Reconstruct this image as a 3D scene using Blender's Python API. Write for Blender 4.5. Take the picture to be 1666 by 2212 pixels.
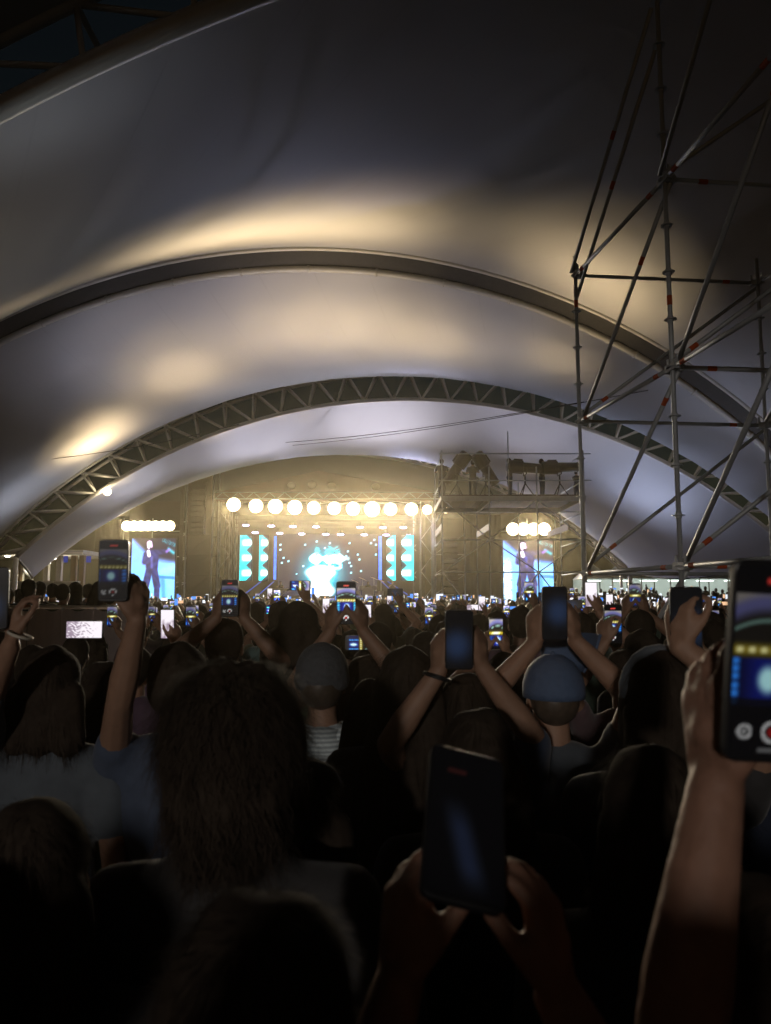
import bpy, bmesh, math, random
import numpy as np
from mathutils import Vector, Matrix, Quaternion
R = math.radians
ORDW = ['first', 'second', 'third', 'fourth', 'fifth', 'sixth', 'seventh', 'eighth', 'ninth', 'tenth', 'eleventh', 'twelfth', 'thirteenth', 'fourteenth', 'fifteenth', 'sixteenth', 'seventeenth', 'eighteenth', 'nineteenth', 'twentieth', 'twenty-first', 'twenty-second', 'twenty-third', 'twenty-fourth', 'twenty-fifth', 'twenty-sixth', 'twenty-seventh', 'twenty-eighth']
V = Vector
random.seed(7)
for o in list(bpy.data.objects):
    bpy.data.objects.remove(o, do_unlink=True)
SC = bpy.context.scene
COL = SC.collection

# ------------------------------------------------------------------ camera
CAM_H, PITCH, FPX, CX, CY = 1.85, R(6.3), 1662.0, 833.0, 1106.0
cd = bpy.data.cameras.new('camera'); cam = bpy.data.objects.new('camera', cd); COL.objects.link(cam)
cam.location = (0, 0, CAM_H); cam.rotation_euler = (R(90) + PITCH, 0, 0)
cd.sensor_width = 36; cd.lens = 27.05; cd.clip_start = 0.05; cd.clip_end = 2000
cd.dof.use_dof = True; cd.dof.focus_distance = 13.0; cd.dof.aperture_fstop = 6.0
SC.camera = cam
# ------------------------------------------------------------------ world: night sky
wd = bpy.data.worlds.new('World'); SC.world = wd; wd.use_nodes = True
wn = wd.node_tree; sky = wn.nodes.new('ShaderNodeTexSky'); sky.sky_type = 'NISHITA'; sky.sun_disc = False
sky.sun_elevation = R(4); sky.sun_rotation = R(200)
wn.links.new(sky.outputs[0], wn.nodes['Background'].inputs[0]); wn.nodes['Background'].inputs[1].default_value = 0.004
sl = bpy.data.lights.new('moon', 'SUN'); sl.energy = 0.004; sl.angle = R(0.5); sl.color = (1, .95, .88)
so = bpy.data.objects.new('moon', sl); COL.objects.link(so); so.rotation_euler = (R(86), 0, R(160))
# ------------------------------------------------------------------ exposure / render
SC.view_settings.view_transform = 'Standard'; SC.view_settings.look = 'None'
SC.view_settings.exposure = 0; SC.view_settings.gamma = 1
SC.render.engine = 'CYCLES'
cy = SC.cycles
cy.use_denoising = True; cy.max_bounces = 3; cy.diffuse_bounces = 3; cy.glossy_bounces = 1; cy.use_adaptive_sampling = True; cy.adaptive_threshold = .03
cy.transmission_bounces = 2; cy.volume_bounces = 0; cy.transparent_max_bounces = 4
cy.sample_clamp_indirect = 2.0; cy.sample_clamp_direct = 0; cy.caustics_reflective = False; cy.caustics_refractive = False

def W(px, py, d):
    """point at forward distance d seen at (px,py) of the 1666x2212 view"""
    a = (px - CX) / FPX; b = (CY - py) / FPX
    y = math.cos(PITCH) - b * math.sin(PITCH); z = math.sin(PITCH) + b * math.cos(PITCH)
    return V((a * d / y, d, CAM_H + z * d / y))
def lin(c):
    return tuple((x / 12.92 if x <= .04045 else ((x + .055) / 1.055) ** 2.4) for x in c)

# ------------------------------------------------------------------ materials
MATS = {}
def mat(name, col, rough=.6, metal=0, var=.15, scale=12, bump=0, rnd=0, sheen=0, spec=.5, coord='Object'):
    if name in MATS: return MATS[name]
    m = bpy.data.materials.new(name); m.use_nodes = True; nt = m.node_tree; p = nt.nodes['Principled BSDF']
    p.inputs['Roughness'].default_value = rough; p.inputs['Metallic'].default_value = metal
    p.inputs['Specular IOR Level'].default_value = spec
    if sheen: p.inputs['Sheen Weight'].default_value = sheen
    tc = nt.nodes.new('ShaderNodeTexCoord'); nz = nt.nodes.new('ShaderNodeTexNoise'); nz.inputs['Scale'].default_value = scale
    nz.inputs['Detail'].default_value = 5
    nt.links.new(tc.outputs[coord], nz.inputs['Vector'])
    mx = nt.nodes.new('ShaderNodeMixRGB'); mx.inputs[1].default_value = (*[c * (1 - var) for c in col], 1)
    mx.inputs[2].default_value = (*[min(1, c * (1 + var)) for c in col], 1)
    nt.links.new(nz.outputs['Fac'], mx.inputs[0]); out = mx.outputs[0]
    if rnd:
        oi = nt.nodes.new('ShaderNodeObjectInfo'); hs = nt.nodes.new('ShaderNodeHueSaturation')
        mr = nt.nodes.new('ShaderNodeMapRange'); mr.inputs[3].default_value = 1 - rnd; mr.inputs[4].default_value = 1 + rnd
        nt.links.new(oi.outputs['Random'], mr.inputs[0]); nt.links.new(mr.outputs[0], hs.inputs['Value'])
        if rnd > .5:
            ml = nt.nodes.new('ShaderNodeMath'); ml.operation = 'MULTIPLY'; ml.inputs[1].default_value = 7.3
            fr = nt.nodes.new('ShaderNodeMath'); fr.operation = 'FRACT'
            nt.links.new(oi.outputs['Random'], ml.inputs[0]); nt.links.new(ml.outputs[0], fr.inputs[0]); nt.links.new(fr.outputs[0], hs.inputs['Hue'])
        nt.links.new(out, hs.inputs['Color']); out = hs.outputs[0]
    nt.links.new(out, p.inputs['Base Color'])
    if bump:
        b = nt.nodes.new('ShaderNodeBump'); b.inputs['Strength'].default_value = bump; b.inputs['Distance'].default_value = .01
        nt.links.new(nz.outputs['Fac'], b.inputs['Height']); nt.links.new(b.outputs[0], p.inputs['Normal'])
    MATS[name] = m; return m
def emit(name, col, s):
    if name in MATS: return MATS[name]
    m = bpy.data.materials.new(name); m.use_nodes = True; nt = m.node_tree; nt.nodes.remove(nt.nodes['Principled BSDF'])
    e = nt.nodes.new('ShaderNodeEmission'); e.inputs[0].default_value = (*col, 1); e.inputs[1].default_value = s
    nt.links.new(e.outputs[0], nt.nodes['Material Output'].inputs[0]); MATS[name] = m; return m
def screen_mat(name, s):
    if name in MATS: return MATS[name]
    m = bpy.data.materials.new(name); m.use_nodes = True; nt = m.node_tree; p = nt.nodes['Principled BSDF']
    p.inputs['Base Color'].default_value = (.01, .01, .012, 1); p.inputs['Roughness'].default_value = .25
    a = nt.nodes.new('ShaderNodeVertexColor'); a.layer_name = 'Col'
    nt.links.new(a.outputs[0], p.inputs['Emission Color']); p.inputs['Emission Strength'].default_value = s
    MATS[name] = m; return m
M_SKIN = mat('skin', (.31, .18, .12), .6, var=.22, scale=26, bump=.2, rnd=.22)
M_SKIN_N = mat('skin_near', (.27, .145, .10), .62, var=.25, scale=38, bump=.35, spec=.3)
M_HAIR = mat('hair_black', (.062, .046, .034), .42, var=.4, scale=60, rnd=.4)
M_HAIRB = mat('hair_brown', (.12, .075, .045), .45, var=.4, scale=60)
M_HAIRR = mat('hair_auburn', (.09, .035, .018), .45, var=.4, scale=60)
M_HAIRY = mat('hair_blond', (.34, .22, .06), .45, var=.35, scale=60)
M_CLOTH = mat('cloth_crowd', (.10, .07, .06), .85, var=.3, scale=25, bump=.2, rnd=.7, sheen=.2)
M_CLOTHD = mat('cloth_dark', (.035, .033, .034), .85, var=.3, scale=25, bump=.2, sheen=.15)
M_CLOTHG = mat('cloth_grey', (.085, .10, .12), .85, var=.25, scale=25, bump=.2, sheen=.15)
M_CLOTHB = mat('cloth_blue', (.06, .08, .13), .85, var=.25, scale=25, bump=.2, sheen=.15)
M_DENIM = mat('denim', (.035, .045, .08), .8, var=.3, scale=50, bump=.2)
M_TUBE = mat('galvanised_tube', (.46, .49, .52), .5, .25, var=.2, scale=9, bump=.05)
M_ORANGE = mat('orange_paint', (.55, .09, .02), .6, var=.25, scale=30)
M_WHITE = mat('white_steel', (.74, .71, .64), .5, .1, var=.1, scale=4)
M_BLACK = mat('black_metal', (.015, .015, .017), .5, .3, var=.3)
M_BLACKC = mat('black_scrim', (.014, .013, .012), .9, var=.3, scale=3)
M_BOARD = mat('pale_board', (.55, .5, .42), .7, var=.15, scale=5)
M_PLAST = mat('phone_plastic', (.012, .012, .014), .3, var=.3)
M_DECK = mat('plywood_deck', (.12, .1, .08), .75, var=.3, scale=3)
M_CONC = mat('pale_render', (.42, .40, .36), .8, var=.15, scale=2)

# membrane: translucent white coated fabric with faint grime
def membrane_mat():
    m = mat('tent_membrane', (.61, .60, .615), .55, var=.10, scale=.35, bump=0, coord='Generated')
    nt = m.node_tree; p = nt.nodes['Principled BSDF']
    tc = nt.nodes.new('ShaderNodeTexCoord'); n2 = nt.nodes.new('ShaderNodeTexNoise'); n2.inputs['Scale'].default_value = .55; n2.inputs['Detail'].default_value = 4
    nt.links.new(tc.outputs['Object'], n2.inputs['Vector'])
    b = nt.nodes.new('ShaderNodeBump'); b.inputs['Strength'].default_value = .12; b.inputs['Distance'].default_value = .1
    nt.links.new(n2.outputs['Fac'], b.inputs['Height']); nt.links.new(b.outputs[0], p.inputs['Normal'])
    return m
M_MEMB = membrane_mat()
M_SEAM = mat('membrane_seam', (.585, .575, .59), .55, var=.08, scale=2)

# ------------------------------------------------------------------ mesh helpers
class MB:
    def __init__(s): s.v = []; s.f = []; s.m = []; s.cur = 0
    def quad(s, *p):
        i = len(s.v); s.v += [tuple(x) for x in p]; s.f.append(tuple(range(i, i + len(p)))); s.m.append(s.cur); return s
    def box(s, c, size, rot=None):
        c = V(c); h = V(size) / 2; i = len(s.v)
        for k in range(8):
            q = V(((-1, 1)[k & 1] * h.x, (-1, 1)[(k >> 1) & 1] * h.y, (-1, 1)[k >> 2] * h.z))
            if rot is not None: q = rot @ q
            s.v.append(tuple(c + q))
        for f in ((0, 2, 3, 1), (4, 5, 7, 6), (0, 1, 5, 4), (2, 6, 7, 3), (0, 4, 6, 2), (1, 3, 7, 5)):
            s.f.append(tuple(i + k for k in f)); s.m.append(s.cur)
        return s
    def path(s, pts, rad, n=8, cap=True):
        pts = [V(p) for p in pts]; rs = rad if isinstance(rad, (list, tuple)) else [rad] * len(pts)
        i0 = len(s.v); nrm = None
        for k, p in enumerate(pts):
            t = (pts[min(k + 1, len(pts) - 1)] - pts[max(k - 1, 0)])
            if t.length < 1e-9: t = V((0, 0, 1))
            t.normalize()
            if nrm is None: nrm = t.orthogonal().normalized()
            else:
                nrm = nrm - t * nrm.dot(t); nrm = nrm.normalized() if nrm.length > 1e-6 else t.orthogonal().normalized()
            b = t.cross(nrm)
            for j in range(n):
                a = 2 * math.pi * j / n
                s.v.append(tuple(p + (nrm * math.cos(a) + b * math.sin(a)) * rs[k]))
        for k in range(len(pts) - 1):
            for j in range(n):
                a = i0 + k * n + j; b2 = i0 + k * n + (j + 1) % n
                s.f.append((a, b2, b2 + n, a + n)); s.m.append(s.cur)
        if cap:
            s.f.append(tuple(i0 + j for j in reversed(range(n)))); s.m.append(s.cur)
            e = i0 + (len(pts) - 1) * n; s.f.append(tuple(e + j for j in range(n))); s.m.append(s.cur)
        return s
    def tube(s, a, b, r, n=8): return s.path([a, b], r, n)
    def caps(s, p0, r0, p1, r1, n=10):
        p0 = V(p0); p1 = V(p1); t = (p1 - p0)
        L = t.length
        if L < 1e-6: t = V((0, 0, 1))
        else: t = t / L
        pts = []; rs = []
        for a in (80, 50, 22): pts.append(p0 - t * r0 * math.sin(R(a))); rs.append(r0 * math.cos(R(a)))
        pts += [p0, p1]; rs += [r0, r1]
        for a in (22, 50, 80): pts.append(p1 + t * r1 * math.sin(R(a))); rs.append(r1 * math.cos(R(a)))
        return s.path(pts, rs, n)
    def ell(s, c, r, rot=None, nu=14, nv=9):
        c = V(c); i0 = len(s.v)
        for k in range(nv + 1):
            th = math.pi * k / nv
            for j in range(nu):
                ph = 2 * math.pi * j / nu
                st = max(math.sin(th), .02)
                q = V((r[0] * st * math.cos(ph), r[1] * st * math.sin(ph), r[2] * math.cos(th)))
                if rot is not None: q = rot @ q
                s.v.append(tuple(c + q))
        for k in range(nv):
            for j in range(nu):
                a = i0 + k * nu + j; b = i0 + k * nu + (j + 1) % nu
                s.f.append((a, a + nu, b + nu, b)); s.m.append(s.cur)
        s.f.append(tuple(i0 + j for j in range(nu))); s.m.append(s.cur)
        s.f.append(tuple(i0 + nv * nu + j for j in reversed(range(nu)))); s.m.append(s.cur)
        return s
    def mesh(s, name, mats, smooth=False):
        me = bpy.data.meshes.new(name); me.from_pydata(s.v, [], s.f)
        for m in (mats if isinstance(mats, (list, tuple)) else [mats]): me.materials.append(m)
        me.polygons.foreach_set('material_index', s.m)
        if smooth: me.polygons.foreach_set('use_smooth', [True] * len(me.polygons))
        me.update(); return me
    def build(s, name, mats, parent=None, smooth=False):
        return link(name, s.mesh(name, mats, smooth), parent)
def link(name, data, parent=None, loc=None):
    o = bpy.data.objects.new(name, data); COL.objects.link(o)
    if parent is not None: o.parent = parent
    if loc is not None: o.location = loc
    return o
def tag(o, label=None, cat=None, group=None, kind=None):
    if label: o['label'] = label
    if cat: o['category'] = cat
    if group: o['group'] = group
    if kind: o['kind'] = kind
    return o
def thing(name, label, cat, loc=(0, 0, 0), rz=0, group=None):
    o = link(name, None); o.location = loc; o.rotation_euler = (0, 0, rz); o.empty_display_size = .2
    return tag(o, label, cat, group)
def spot(name, loc, target, energy, size, col, parent=None, blend=.6, soft=.15):
    l = bpy.data.lights.new(name, 'SPOT'); l.energy = energy; l.spot_size = R(size); l.spot_blend = blend; l.color = col; l.shadow_soft_size = soft
    o = link(name, l, parent); o.location = loc
    o.rotation_euler = (V(target) - V(loc)).to_track_quat('-Z', 'Y').to_euler(); return o

def remesh(mb, voxel, smooth=3, deci=1.0):
    """join everything collected in mb into ONE continuous skin"""
    me = bpy.data.meshes.new('tmp'); me.from_pydata(mb.v, [], mb.f)
    o = bpy.data.objects.new('tmp', me); COL.objects.link(o)
    r = o.modifiers.new('r', 'REMESH'); r.mode = 'VOXEL'; r.voxel_size = voxel; r.use_smooth_shade = True
    if smooth:
        q = o.modifiers.new('s', 'SMOOTH'); q.factor = .5; q.iterations = smooth
    if deci < 1:
        q = o.modifiers.new('d', 'DECIMATE'); q.ratio = deci
    bpy.context.view_layer.update()
    dg = bpy.context.evaluated_depsgraph_get()
    out = bpy.data.meshes.new_from_object(o.evaluated_get(dg))
    bpy.data.objects.remove(o); bpy.data.meshes.remove(me)
    out.polygons.foreach_set('use_smooth', [True] * len(out.polygons))
    return out
def screen_mesh(name, w, h, nx, ny, fn, m):
    vs = []; fs = []; cs = []
    for j in range(ny + 1):
        for i in range(nx + 1):
            u = i / nx; v = j / ny; vs.append(((u - .5) * w, 0, (v - .5) * h)); cs.append(lin(fn(u, v)) + (1,))
    for j in range(ny):
        for i in range(nx):
            a = j * (nx + 1) + i; fs.append((a, a + 1, a + nx + 2, a + nx + 1))
    me = bpy.data.meshes.new(name); me.from_pydata(vs, [], fs); me.materials.append(m)
    at = me.color_attributes.new('Col', 'FLOAT_COLOR', 'POINT')
    at.data.foreach_set('color', [x for c in cs for x in c]); me.update(); return me
def sm(a, b, x):
    t = max(0, min(1, (x - a) / (b - a) if b != a else 0)); return t * t * (3 - 2 * t)
def mix(a, b, t): return tuple(x + (y - x) * t for x, y in zip(a, b))
def seg(px, py, ax, ay, bx, by):
    dx, dy = bx - ax, by - ay; t = max(0, min(1, ((px - ax) * dx + (py - ay) * dy) / (dx * dx + dy * dy + 1e-9)))
    return math.hypot(px - ax - t * dx, py - ay - t * dy)

# ================================================================== SETTING
g = MB(); g.quad((-400, -60, 0), (400, -60, 0), (400, 700, 0), (-400, 700, 0))
tag(g.build('ground', mat('dark_asphalt', (.05, .048, .045), .85, var=.3, scale=.8, bump=.3)), kind='structure')

# ---- tent: four arches, membranes hung between them
ZB = 3.5
def arc_pt(A, u):
    cx_, d, cz, r = A
    h = math.acos(max(-1, min(1, (ZB - cz) / r)))
    a = -h + 2 * h * u
    return V((cx_ + r * math.sin(a), d, cz + r * math.cos(a)))
def arc_n(A, u):
    p = arc_pt(A, u); return V((p.x - A[0], 0, p.z - A[2])).normalized()
A1U = (8.7, 9.3, -14.9, 27.6); A1L = (8.7, 9.0, -15.52, 27.04)
A2U = (-2.27, 21.0, -7.08, 18.81); A2L = (-2.27, 21.5, -7.35, 18.70)
A3U = (1.0, 32.0, -12.41, 23.91); A3L = (.93, 32.4, -13.09, 23.39)
A4U = (-3.62, 47.0, -15.13, 26.26); A4L = (-3.62, 47.4, -15.45, 26.2)
A0 = (6.5, -8.0, -12.5, 26.5)

def arch_truss(label, AU, AL, rl, ru, panels, m, spread, rw, closed=False):
    t = thing('tent_arch', label, 'arch', (AU[0], AU[1], 0))
    off = V((AU[0], AU[1], 0)); N = 72
    def put(name, mb): return mb.build(name, m, t, True)
    c = lambda A, dy, n=N: [arc_pt(A, k / n) + V((0, dy, 0)) - off for k in range(n + 1)]
    put('lower_chord', MB().path(c(AL, 0), rl, 10))
    put('upper_chord', MB().path(c(AU, -.02), ru, 8))
    put('upper_chord', MB().path(c(AU, spread), ru, 8))
    if closed:                                       # dark sheet stands in for the unlit gap, short collars join the tubes
        q = MB()
        for k in range(N + 1): q.v += [tuple(arc_pt(AU, k / N) + V((0, .12, 0)) - off), tuple(arc_pt(AL, k / N) - off)]
        for k in range(N): q.f.append((2 * k, 2 * k + 1, 2 * k + 3, 2 * k + 2)); q.m.append(0)
        q.build('gap_strip', mat('dark_gap', (.10, .095, .09), .8), t, True)
        for k in range(2, 36, 2):
            p = arc_pt(AL, k / 36) - off; r_ = arc_pt(AL, k / 36 + .002) - off; put('tube_collar', MB().tube(p, r_, rl * 1.18, 10))
        panels = 0
    for k in range(panels):
        a = arc_pt(AU, k / panels) - off; b = arc_pt(AL, (k + .5) / panels) - off; c2 = arc_pt(AU, (k + 1) / panels) - off
        s = V((0, spread, 0))
        for p, q in ((a, b), (b, c2), (a + s, b), (b, c2 + s)):
            put('web_bar', MB().tube(p, q, rw, 6))
        if k: put('cross_bar', MB().tube(a, a + s, rw, 6))
    for u in (0.0, 1.0):
        p = arc_pt(AU, u) - off; q = arc_pt(AL, u) - off
        put('foot_post', MB().tube((p.x, p.y, 0), p, ru * 1.4, 8)); put('foot_post', MB().tube((q.x, q.y, 0), q, rl * 1.2, 8))
        mb = MB(); mb.box(((p.x + q.x) / 2, (p.y + q.y) / 2, .15), (1.2, 1.4, .3)); mb.build('base_block', M_CONC, t)
    return t
arch_truss('dark tubular arch crossing the top left corner overhead', A1U, A1L, .14, .09, 28, M_WHITE, .9, .045)
arch_truss('slim curved arch with pale lower tube across the middle of the tent', A2U, A2L, .10, .07, 26, M_WHITE, .5, .022, True)
arch_truss('deep pale zigzag lattice arch spanning the tent above the lighting tower', A3U, A3L, .095, .085, 30, M_WHITE, .7, .05)
arch_truss('farthest thin arch framing the dark opening round the stage', A4U, A4L, .08, .1, 30, M_WHITE, .5, .04)

SURF = []; GOLD = (1, .75, .42)
def membrane(label, A, B, sag, dyA, dyB, nseam):
    t = thing('tent_membrane', label, 'tent roof', (0, (A[1] + B[1]) / 2, 0)); off = V((0, (A[1] + B[1]) / 2, 0))
    NU, NV = 240, 28; rnd = random.Random(int(A[1] * 10))
    ph = [rnd.uniform(0, 6.28) for _ in range(4)]
    def S(u, v):
        a = arc_pt(A, u) + V((0, dyA, 0)); b = arc_pt(B, u) + V((0, dyB, 0))
        n = (arc_n(A, u) * (1 - v) + arc_n(B, u) * v).normalized()
        w = math.sin(math.pi * v)
        rip = (.008 * math.sin(u * 61 + ph[0]) + .007 * math.sin(u * 113 + ph[1] + v * 2)) * v + .005 * math.sin(u * 203 + ph[2] + .8 * math.sin(v * 4)) * (.4 + v)
        return a.lerp(b, v) - n * (sag * 4 * v * (1 - v) * (.75 + .25 * math.sin(math.pi * u)) + rip * w) - off
    mb = MB()
    for j in range(NV + 1):
        for i in range(NU + 1): mb.v.append(tuple(S(i / NU, j / NV)))
    for j in range(NV):
        for i in range(NU):
            a = j * (NU + 1) + i; mb.f.append((a, a + 1, a + NU + 2, a + NU + 1)); mb.m.append(0)
    mb.build('fabric', M_MEMB, t, True); SURF.append([S(i / 60, j / 24) + off for j in range(25) for i in range(61)])
    for k in range(1, nseam):                         # welded seam tapes running from arch to arch
        u = k / nseam; q = MB(); n = 28; e = .0005
        for j in range(n + 1):
            v = j / n; nn = (arc_n(A, u) * (1 - v) + arc_n(B, u) * v).normalized() * .002
            q.v += [tuple(S(u - e, v) - nn), tuple(S(u + e, v) - nn)]
        for j in range(n):
            q.f.append((2 * j, 2 * j + 1, 2 * j + 3, 2 * j + 2)); q.m.append(0)
        q.build('seam_tape', M_SEAM, t, True)
    for u in (0, 1):                                  # edge cable along each side
        q = MB().path([S(u, j / 16) for j in range(17)], .05, 6); q.build('edge_cable', M_BLACK, t, True)
    return t
membrane('dark grey roof fabric in the top left corner behind the overhead arch', A0, A1U, .6, 0, 0, 18)
membrane('large grey roof fabric filling the top of the view, glowing at its far edge', A1L, A2U, .9, .05, -.1, 22)
membrane('grey roof fabric with warm light pools between the slim arch and the lattice arch', A2U, A3U, 1.5, .6, -.1, 22)
membrane('violet-grey roof fabric between the lattice arch and the stage opening', A3L, A4U, 1.3, .1, -.1, 24)

def px_of(p):
    f = V((0, math.cos(PITCH), math.sin(PITCH))); u = V((0, -math.sin(PITCH), math.cos(PITCH))); q = p - V((0, 0, CAM_H))
    z = q.dot(f); return CX + FPX * q.x / z, CY - FPX * q.dot(u) / z
def u_at_px(A, px):
    return min((abs(px_of(arc_pt(A, k / 800))[0] - px), k / 800) for k in range(801))[1]
# ---- roof uplights: unseen stands added among the crowd, throwing roof pools and broad fill
UPH = MB(); UPH.path([(0, 0, -.14), (0, 0, -.1), (0, 0, .1), (0, 0, .12)], [.05, .10, .12, .125], 14, False); UPH = UPH.mesh('uplight_head', M_BLACK)
UPL = MB().path([(0, 0, .09), (0, 0, .1)], .11, 14).mesh('uplight_lens', emit('uplight_glow', (1, .85, .6), 6))
def uplight(px, py, m, rpx, L, col=(1, .79, .50)):
    T = min(((px_of(p)[0] - px) ** 2 + (px_of(p)[1] - py) ** 2, k) for k, p in enumerate(SURF[m]))[1]; T = SURF[m][T]
    loc = V((T.x * .92, T.y + (1.2, 1.2, -1.5, 5.0)[m], 1.15)); d = (T - loc); H = d.length; d.normalize()
    rad = rpx * T.y / FPX * 1.5
    t = thing('unseen_roof_uplight', 'unseen round flood light on a short stand added among the crowd, aimed at the roof', 'flood light', (loc.x, loc.y, 0), 0, 'unseen roof uplights added among the crowd')
    q = d.to_track_quat('Z', 'Y').to_matrix().to_4x4(); q.translation = V((0, 0, 1.15))
    for nm, me in (('head', UPH), ('lens', UPL)): o = link(nm, me, t); o.matrix_basis = q
    MB().tube((0, 0, .05), (0, 0, 1.05), .022, 8).build('stand', M_BLACK, t); MB().path([(0, 0, 0), (0, 0, .05)], [.22, .2], 14).build('base', M_BLACK, t)
    E = L * math.pi / .6 * H * H * 4 * math.pi
    for f, k in (((1.0, .5), (1.8, .40), (2.8, .12)) if m > 1 else ((1.0, .3), (1.9, .42), (3.0, .25))): spot('beam', V((0, 0, 1.15)) + d * .13, V((0, 0, 1.15)) + d * 3, E * k, math.degrees(2 * math.atan(rad / H * f)), col, t, 1.0, .1)
for a in ((50, 652, 1, 55, 0.251), (410, 530, 1, 85, 0.479), (500, 510, 1, 90, 0.429), (590, 498, 1, 90, 0.429), (690, 492, 1, 95, 0.429), (790, 494, 1, 90, 0.403), (880, 502, 1, 85, 0.328), (1170, 500, 1, 60, 0.126), (1265, 585, 1, 70, 0.429), (1340, 650, 1, 55, 0.328)): uplight(*a, GOLD)
for a in ((205, 948, 2, 40, 3.744), (228, 918, 2, 36, 1.440), (400, 812, 2, 70, 0.499), (485, 765, 2, 60, 0.192), (575, 725, 2, 70, 0.192), (690, 722, 2, 85, 0.346), (805, 722, 2, 80, 0.269), (945, 742, 2, 70, 0.288), (1180, 772, 2, 55, 0.230)): uplight(*a, GOLD)
for a in ((70, 1060, 2, 80, 0.246, (.8, .85, 1)), (640, 650, 2, 200, 0.136, (.88, .83, 1)), (270, 760, 2, 150, 0.111, (.86, .84, 1)), (1040, 670, 2, 140, 0.099, (.90, .84, .95)), (1430, 990, 3, 180, 0.250, (.62, .70, 1)), (1130, 905, 3, 100, 0.433, (.84, .82, 1)), (820, 905, 3, 110, 0.632, (.90, .86, 1)), (560, 950, 3, 90, 0.498, (.84, .82, 1)), (300, 1040, 3, 60, 0.332, (.85, .85, 1)), (1560, 860, 2, 110, 0.099, (.7, .76, 1))): uplight(*a)  # added wide cool fill lamps that lift the roof fabric
for a in ((500, 845, 2, 80, .09), (700, 795, 2, 90, .09), (900, 785, 2, 90, .09), (1100, 800, 2, 90, .08), (310, 920, 2, 70, .07), (1330, 870, 2, 90, .07)): uplight(*a, (.95, .90, .95))  # added fill lamps brightening the fabric just above the lattice arch
for a in ((272, 1030, 3, 15, .30), (452, 945, 3, 14, .14), (500, 926, 3, 14, .14), (552, 910, 3, 14, .14), (604, 898, 3, 14, .14), (655, 889, 3, 14, .12)): uplight(*a, GOLD)
uplight(60, 60, 0, 110, .035, (.85, .92, 1)); uplight(250, 180, 1, 120, .012, (.8, .9, 1))  # added dim fill for the overhead arch and nearest fabric
# bare bright lamp hanging under the left haunch of the lattice arch
p = W(232, 1062, 32.6)
t = thing('hanging_lamp', 'round bright lamp hanging under the left end of the lattice arch', 'lamp', p)
MB().ell((0, 0, 0), (.17, .17, .17)).build('globe', emit('globe_glow', (1, .82, .5), 7), t, True)
MB().tube((0, 0, .15), (0, .0, .42), .02, 6).path([(0, 0, .15), (0, 0, .2)], [.1, .05], 10).build('hanger', M_BLACK, t)
l = bpy.data.lights.new('lamp', 'POINT'); l.energy = 70; l.color = (1, .8, .5); l.shadow_soft_size = .2
link('lamp', l, t, (0, -.25, 0))

# ================================================================== STAGE (about 60 m away)
SD = 60.0
def S_(px, py, dy=0): return W(px, py, SD + dy)
def pbox(px0, py0, px1, py1, d0, d1):
    """box whose front face fills the given rectangle at distance d0 and reaches back to d1"""
    a = W(px0, py1, d0); b = W(px1, py0, d0)
    return ((a.x + b.x) / 2, (d0 + d1) / 2, (a.z + b.z) / 2), (b.x - a.x, d1 - d0, b.z - a.z)
st = thing('stage', 'large concert stage with dark gabled roof and black side wings', 'stage', (S_(690, 1290).x, SD, 0)); so_ = V(st.location)
def sp(name, mb, m, smooth=False):
    mb.v = [tuple(V(q) - so_) for q in mb.v]; return mb.build(name, m, st, smooth)
zd = 1.45
xl, xr = S_(468, 1290).x, S_(912, 1290).x
sp('stage_deck', MB().box(((xl + xr) / 2, SD + 5, zd / 2), (xr - xl, 11, zd)), M_DECK)
# gabled roof fabric
M_ROOF = mat('red_brown_roof_cloth', (.16, .075, .06), .8, var=.2, scale=1.5)
pk = S_(690, 1020); le = S_(470, 1066); re = S_(935, 1064); b0 = S_(470, 1084); b1 = S_(935, 1084)
mb = MB()
for y0, y1 in ((-.6, .0),):
    pts = [b0, b1, re, pk, le]; fr = [q + V((0, -.6, 0)) for q in pts]; bk = [q + V((0, 11, 0)) for q in pts]
    mb.quad(*fr); mb.quad(*reversed(bk))
    for i in range(5): mb.quad(fr[i], bk[i], bk[(i + 1) % 5], fr[(i + 1) % 5])
sp('roof', mb, M_ROOF)
for k, (px, py) in enumerate(((632, 1052), (676, 1050), (718, 1052), (812, 1054))):   # small round lights lying dark on the gable
    q = S_(px, py) + V((0, -.72, 0)); sp('gable_lamp', MB().ell(q, (.35, .12, .28)), mat('pale_shade', (.45, .36, .3), .6))
# corner masts : lattice towers
def lattice(name, px, d, w, zt, m, root, off, step=1.0, r=.045):
    x = W(px, 1290, d).x
    parts = []
    for sx in (-1, 1):
        for sy in (-1, 1):
            q = MB().tube((x + sx * w / 2, d + sy * w / 2, 0), (x + sx * w / 2, d + sy * w / 2, zt), r, 6); parts.append(q)
    for q in parts:
        q.v = [tuple(V(k) - off) for k in q.v]; q.build('mast_chord', m, root)
    z = .2; k = 0
    while z + step < zt:
        for sx, sy, tx, ty in ((-1, -1, 1, -1), (1, -1, 1, 1), (-1, -1, -1, 1)):
            q = MB(); a = (x + (sx if k % 2 else tx) * w / 2, d + (sy if k % 2 else ty) * w / 2, z); b = (x + (tx if k % 2 else sx) * w / 2, d + (ty if k % 2 else sy) * w / 2, z + step)
            q.tube(a, b, r * .6, 5); q.v = [tuple(V(e) - off) for e in q.v]; q.build('mast_brace', m, root)
        z += step; k += 1
zt = S_(690, 1086).z
for px, d in ((483, 59.2), (497, 69), (922, 59.2), (905, 69)): lattice('m', px, d, .9, zt, M_TUBE, st, so_, 1.2)
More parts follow.
